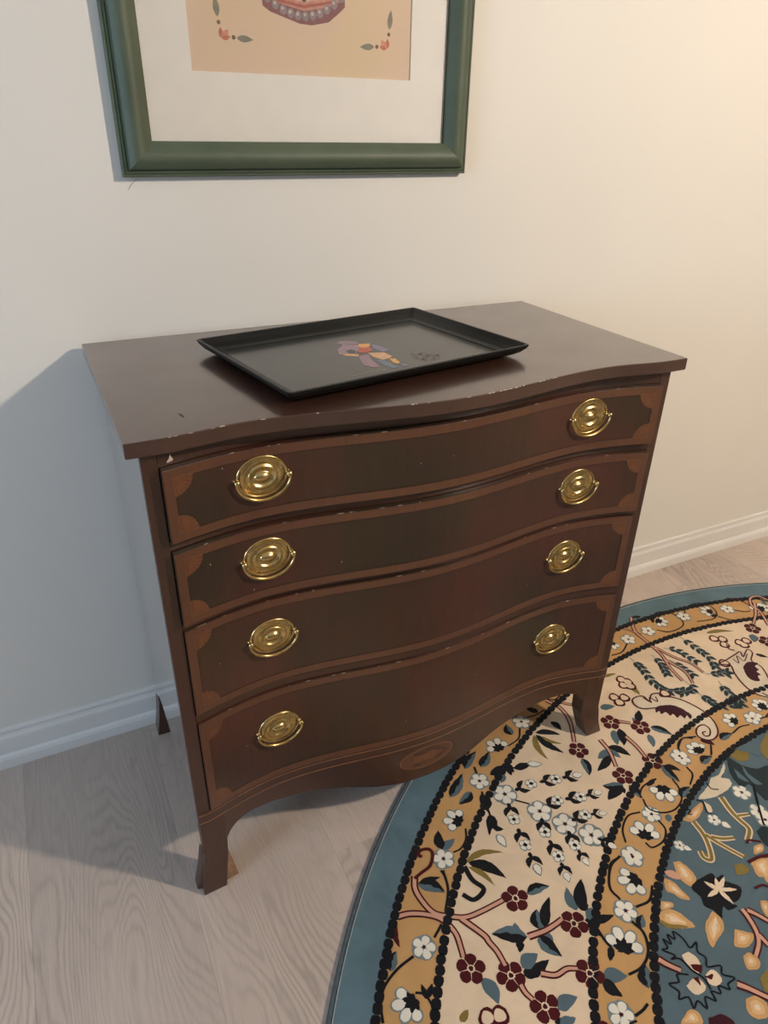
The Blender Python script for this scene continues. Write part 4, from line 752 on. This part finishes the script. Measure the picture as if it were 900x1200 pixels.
# the middle of the field, a fifth of it: leaf pairs, blossoms and stems around a central rosette
for j, (rr, aa) in enumerate([(700, 82), (690, 98), (640, 110), (705, 125), (640, 134), (560, 84), (545, 104), (570, 122), (450, 92), (440, 116), (470, 138), (330, 88), (320, 112), (340, 134), (600, 146), (720, 142)]):
    x, y = rr*math.cos(math.radians(aa)), rr*math.sin(math.radians(aa)); a0 = mr.uniform(0, 6.28)
    if j % 3 == 0:
        flower('w', x, y, aa, 22)
        for q in (0.5, 2.6, 4.4): v = rot(62, 0, a0+q); leaf('woven_leaves', 'H', (x+v[0]*0.4, y+v[1]*0.4), (x+v[0], y+v[1]), 24, 4)
    elif j % 3 == 1:
        sp = smooth([rot(t*55, 22*math.sin(t*2.2), a0) for t in (-1, -0.5, 0, 0.5, 1)]); sp = [p+np.array([x, y]) for p in sp]
        ribbon('woven_vines', 'R', sp, 12, 2, 0.3); ribbon('woven_vines', 'P', sp, 7, 3, 0.3)
        for t in (0, 6, 12, 18): v = rot(36, 0, a0+(1.1 if t % 4 else -1.1)); leaf('woven_leaves', 'H', tuple(sp[t]), (sp[t][0]+v[0], sp[t][1]+v[1]), 20, 3)
    else:
        flower('r', x, y, aa, 25)
        for q in (0.3, 2.2, 4.1): v = rot(58, 0, a0+q); leaf('woven_leaves', 'O' if q > 2 else 'K', (x+v[0]*0.42, y+v[1]*0.42), (x+v[0], y+v[1]), 18, 5)
for q in (0, 24, 48):
    a = math.radians(78+q); poly('woven_scrolls', 'R', 2, petal(0, 0, a, 60, 245, 52, 22)); poly('woven_scrolls', 'T', 3, petal(0, 0, a, 70, 232, 44, 22)); poly('woven_scrolls', 'C2', 4, petal(0, 0, a, 90, 200, 26, 16))
# the band repeats mirrored between two units
for L_ in GRP.values():
    for c, ly, pts in list(L_):
        mx_, my_ = sum(p[0] for p in pts)/len(pts), sum(p[1] for p in pts)/len(pts); aa = math.degrees(math.atan2(my_, mx_))
        if 790 < math.hypot(mx_, my_) < 1066 and 92 < aa < 111.5:
            t = math.radians(255); L_.append((c, ly, [(x*math.cos(t)+y*math.sin(t), x*math.sin(t)-y*math.cos(t)) for x, y in pts]))
# knotted edges, a little relief, and the five-fold repeat around the rug
for name, L_ in GRP.items():
    cols = sorted({c for c, _, _ in L_}); vs, fs, mi = [], [], []
    for idx, (c, ly, pts) in enumerate(L_):
        out = []; n = len(pts); area = sum(pts[i][0]*pts[(i+1) % n][1]-pts[(i+1) % n][0]*pts[i][1] for i in range(n))
        if area < 0: pts = pts[::-1]
        rib = name == 'woven_vines' or n == 4
        for i in range(n):
            p, q = np.array(pts[i]), np.array(pts[(i+1) % n]); d = q-p; L2 = np.hypot(*d); m = 1 if rib else max(1, int(L2/4.0))
            for j in range(m):
                e = p+d*j/m; w = 0 if rib else 0.7; out.append((e[0]+mr.uniform(-w, w), e[1]+mr.uniform(-w, w)))
        b0, n = len(vs), len(out); z = RZ+0.0003*ly+idx*4e-7
        vs += [(x/1000, y/1000, z) for x, y in out]; fs.append(list(range(b0, b0+n))); mi.append(cols.index(c))
        if not rib:
            vs += [(x/1000, y/1000, RZ-0.0002) for x, y in out]
            for i in range(n): fs.append((b0+i, b0+n+i, b0+n+(i+1) % n, b0+(i+1) % n)); mi.append(cols.index(c))
    V0 = np.array(vs); nv = len(V0); av, af, am = [], [], []
    for k in range(5):
        a = k*2*PI/5; Rm = np.array([[math.cos(a), -math.sin(a), 0], [math.sin(a), math.cos(a), 0], [0, 0, 1]])
        av += (V0 @ Rm.T).tolist()
        for f, m_ in zip(fs, mi):
            if k and math.degrees(math.atan2(vs[f[0]][1], vs[f[0]][0])) < 77: continue    # the unit next door already fills this seam
            af.append([i+k*nv for i in f]); am.append(m_)
    o = mesh_obj(name, av, af, [RM[c] for c in cols], rug, midx=am); o['kind'] = 'stuff'
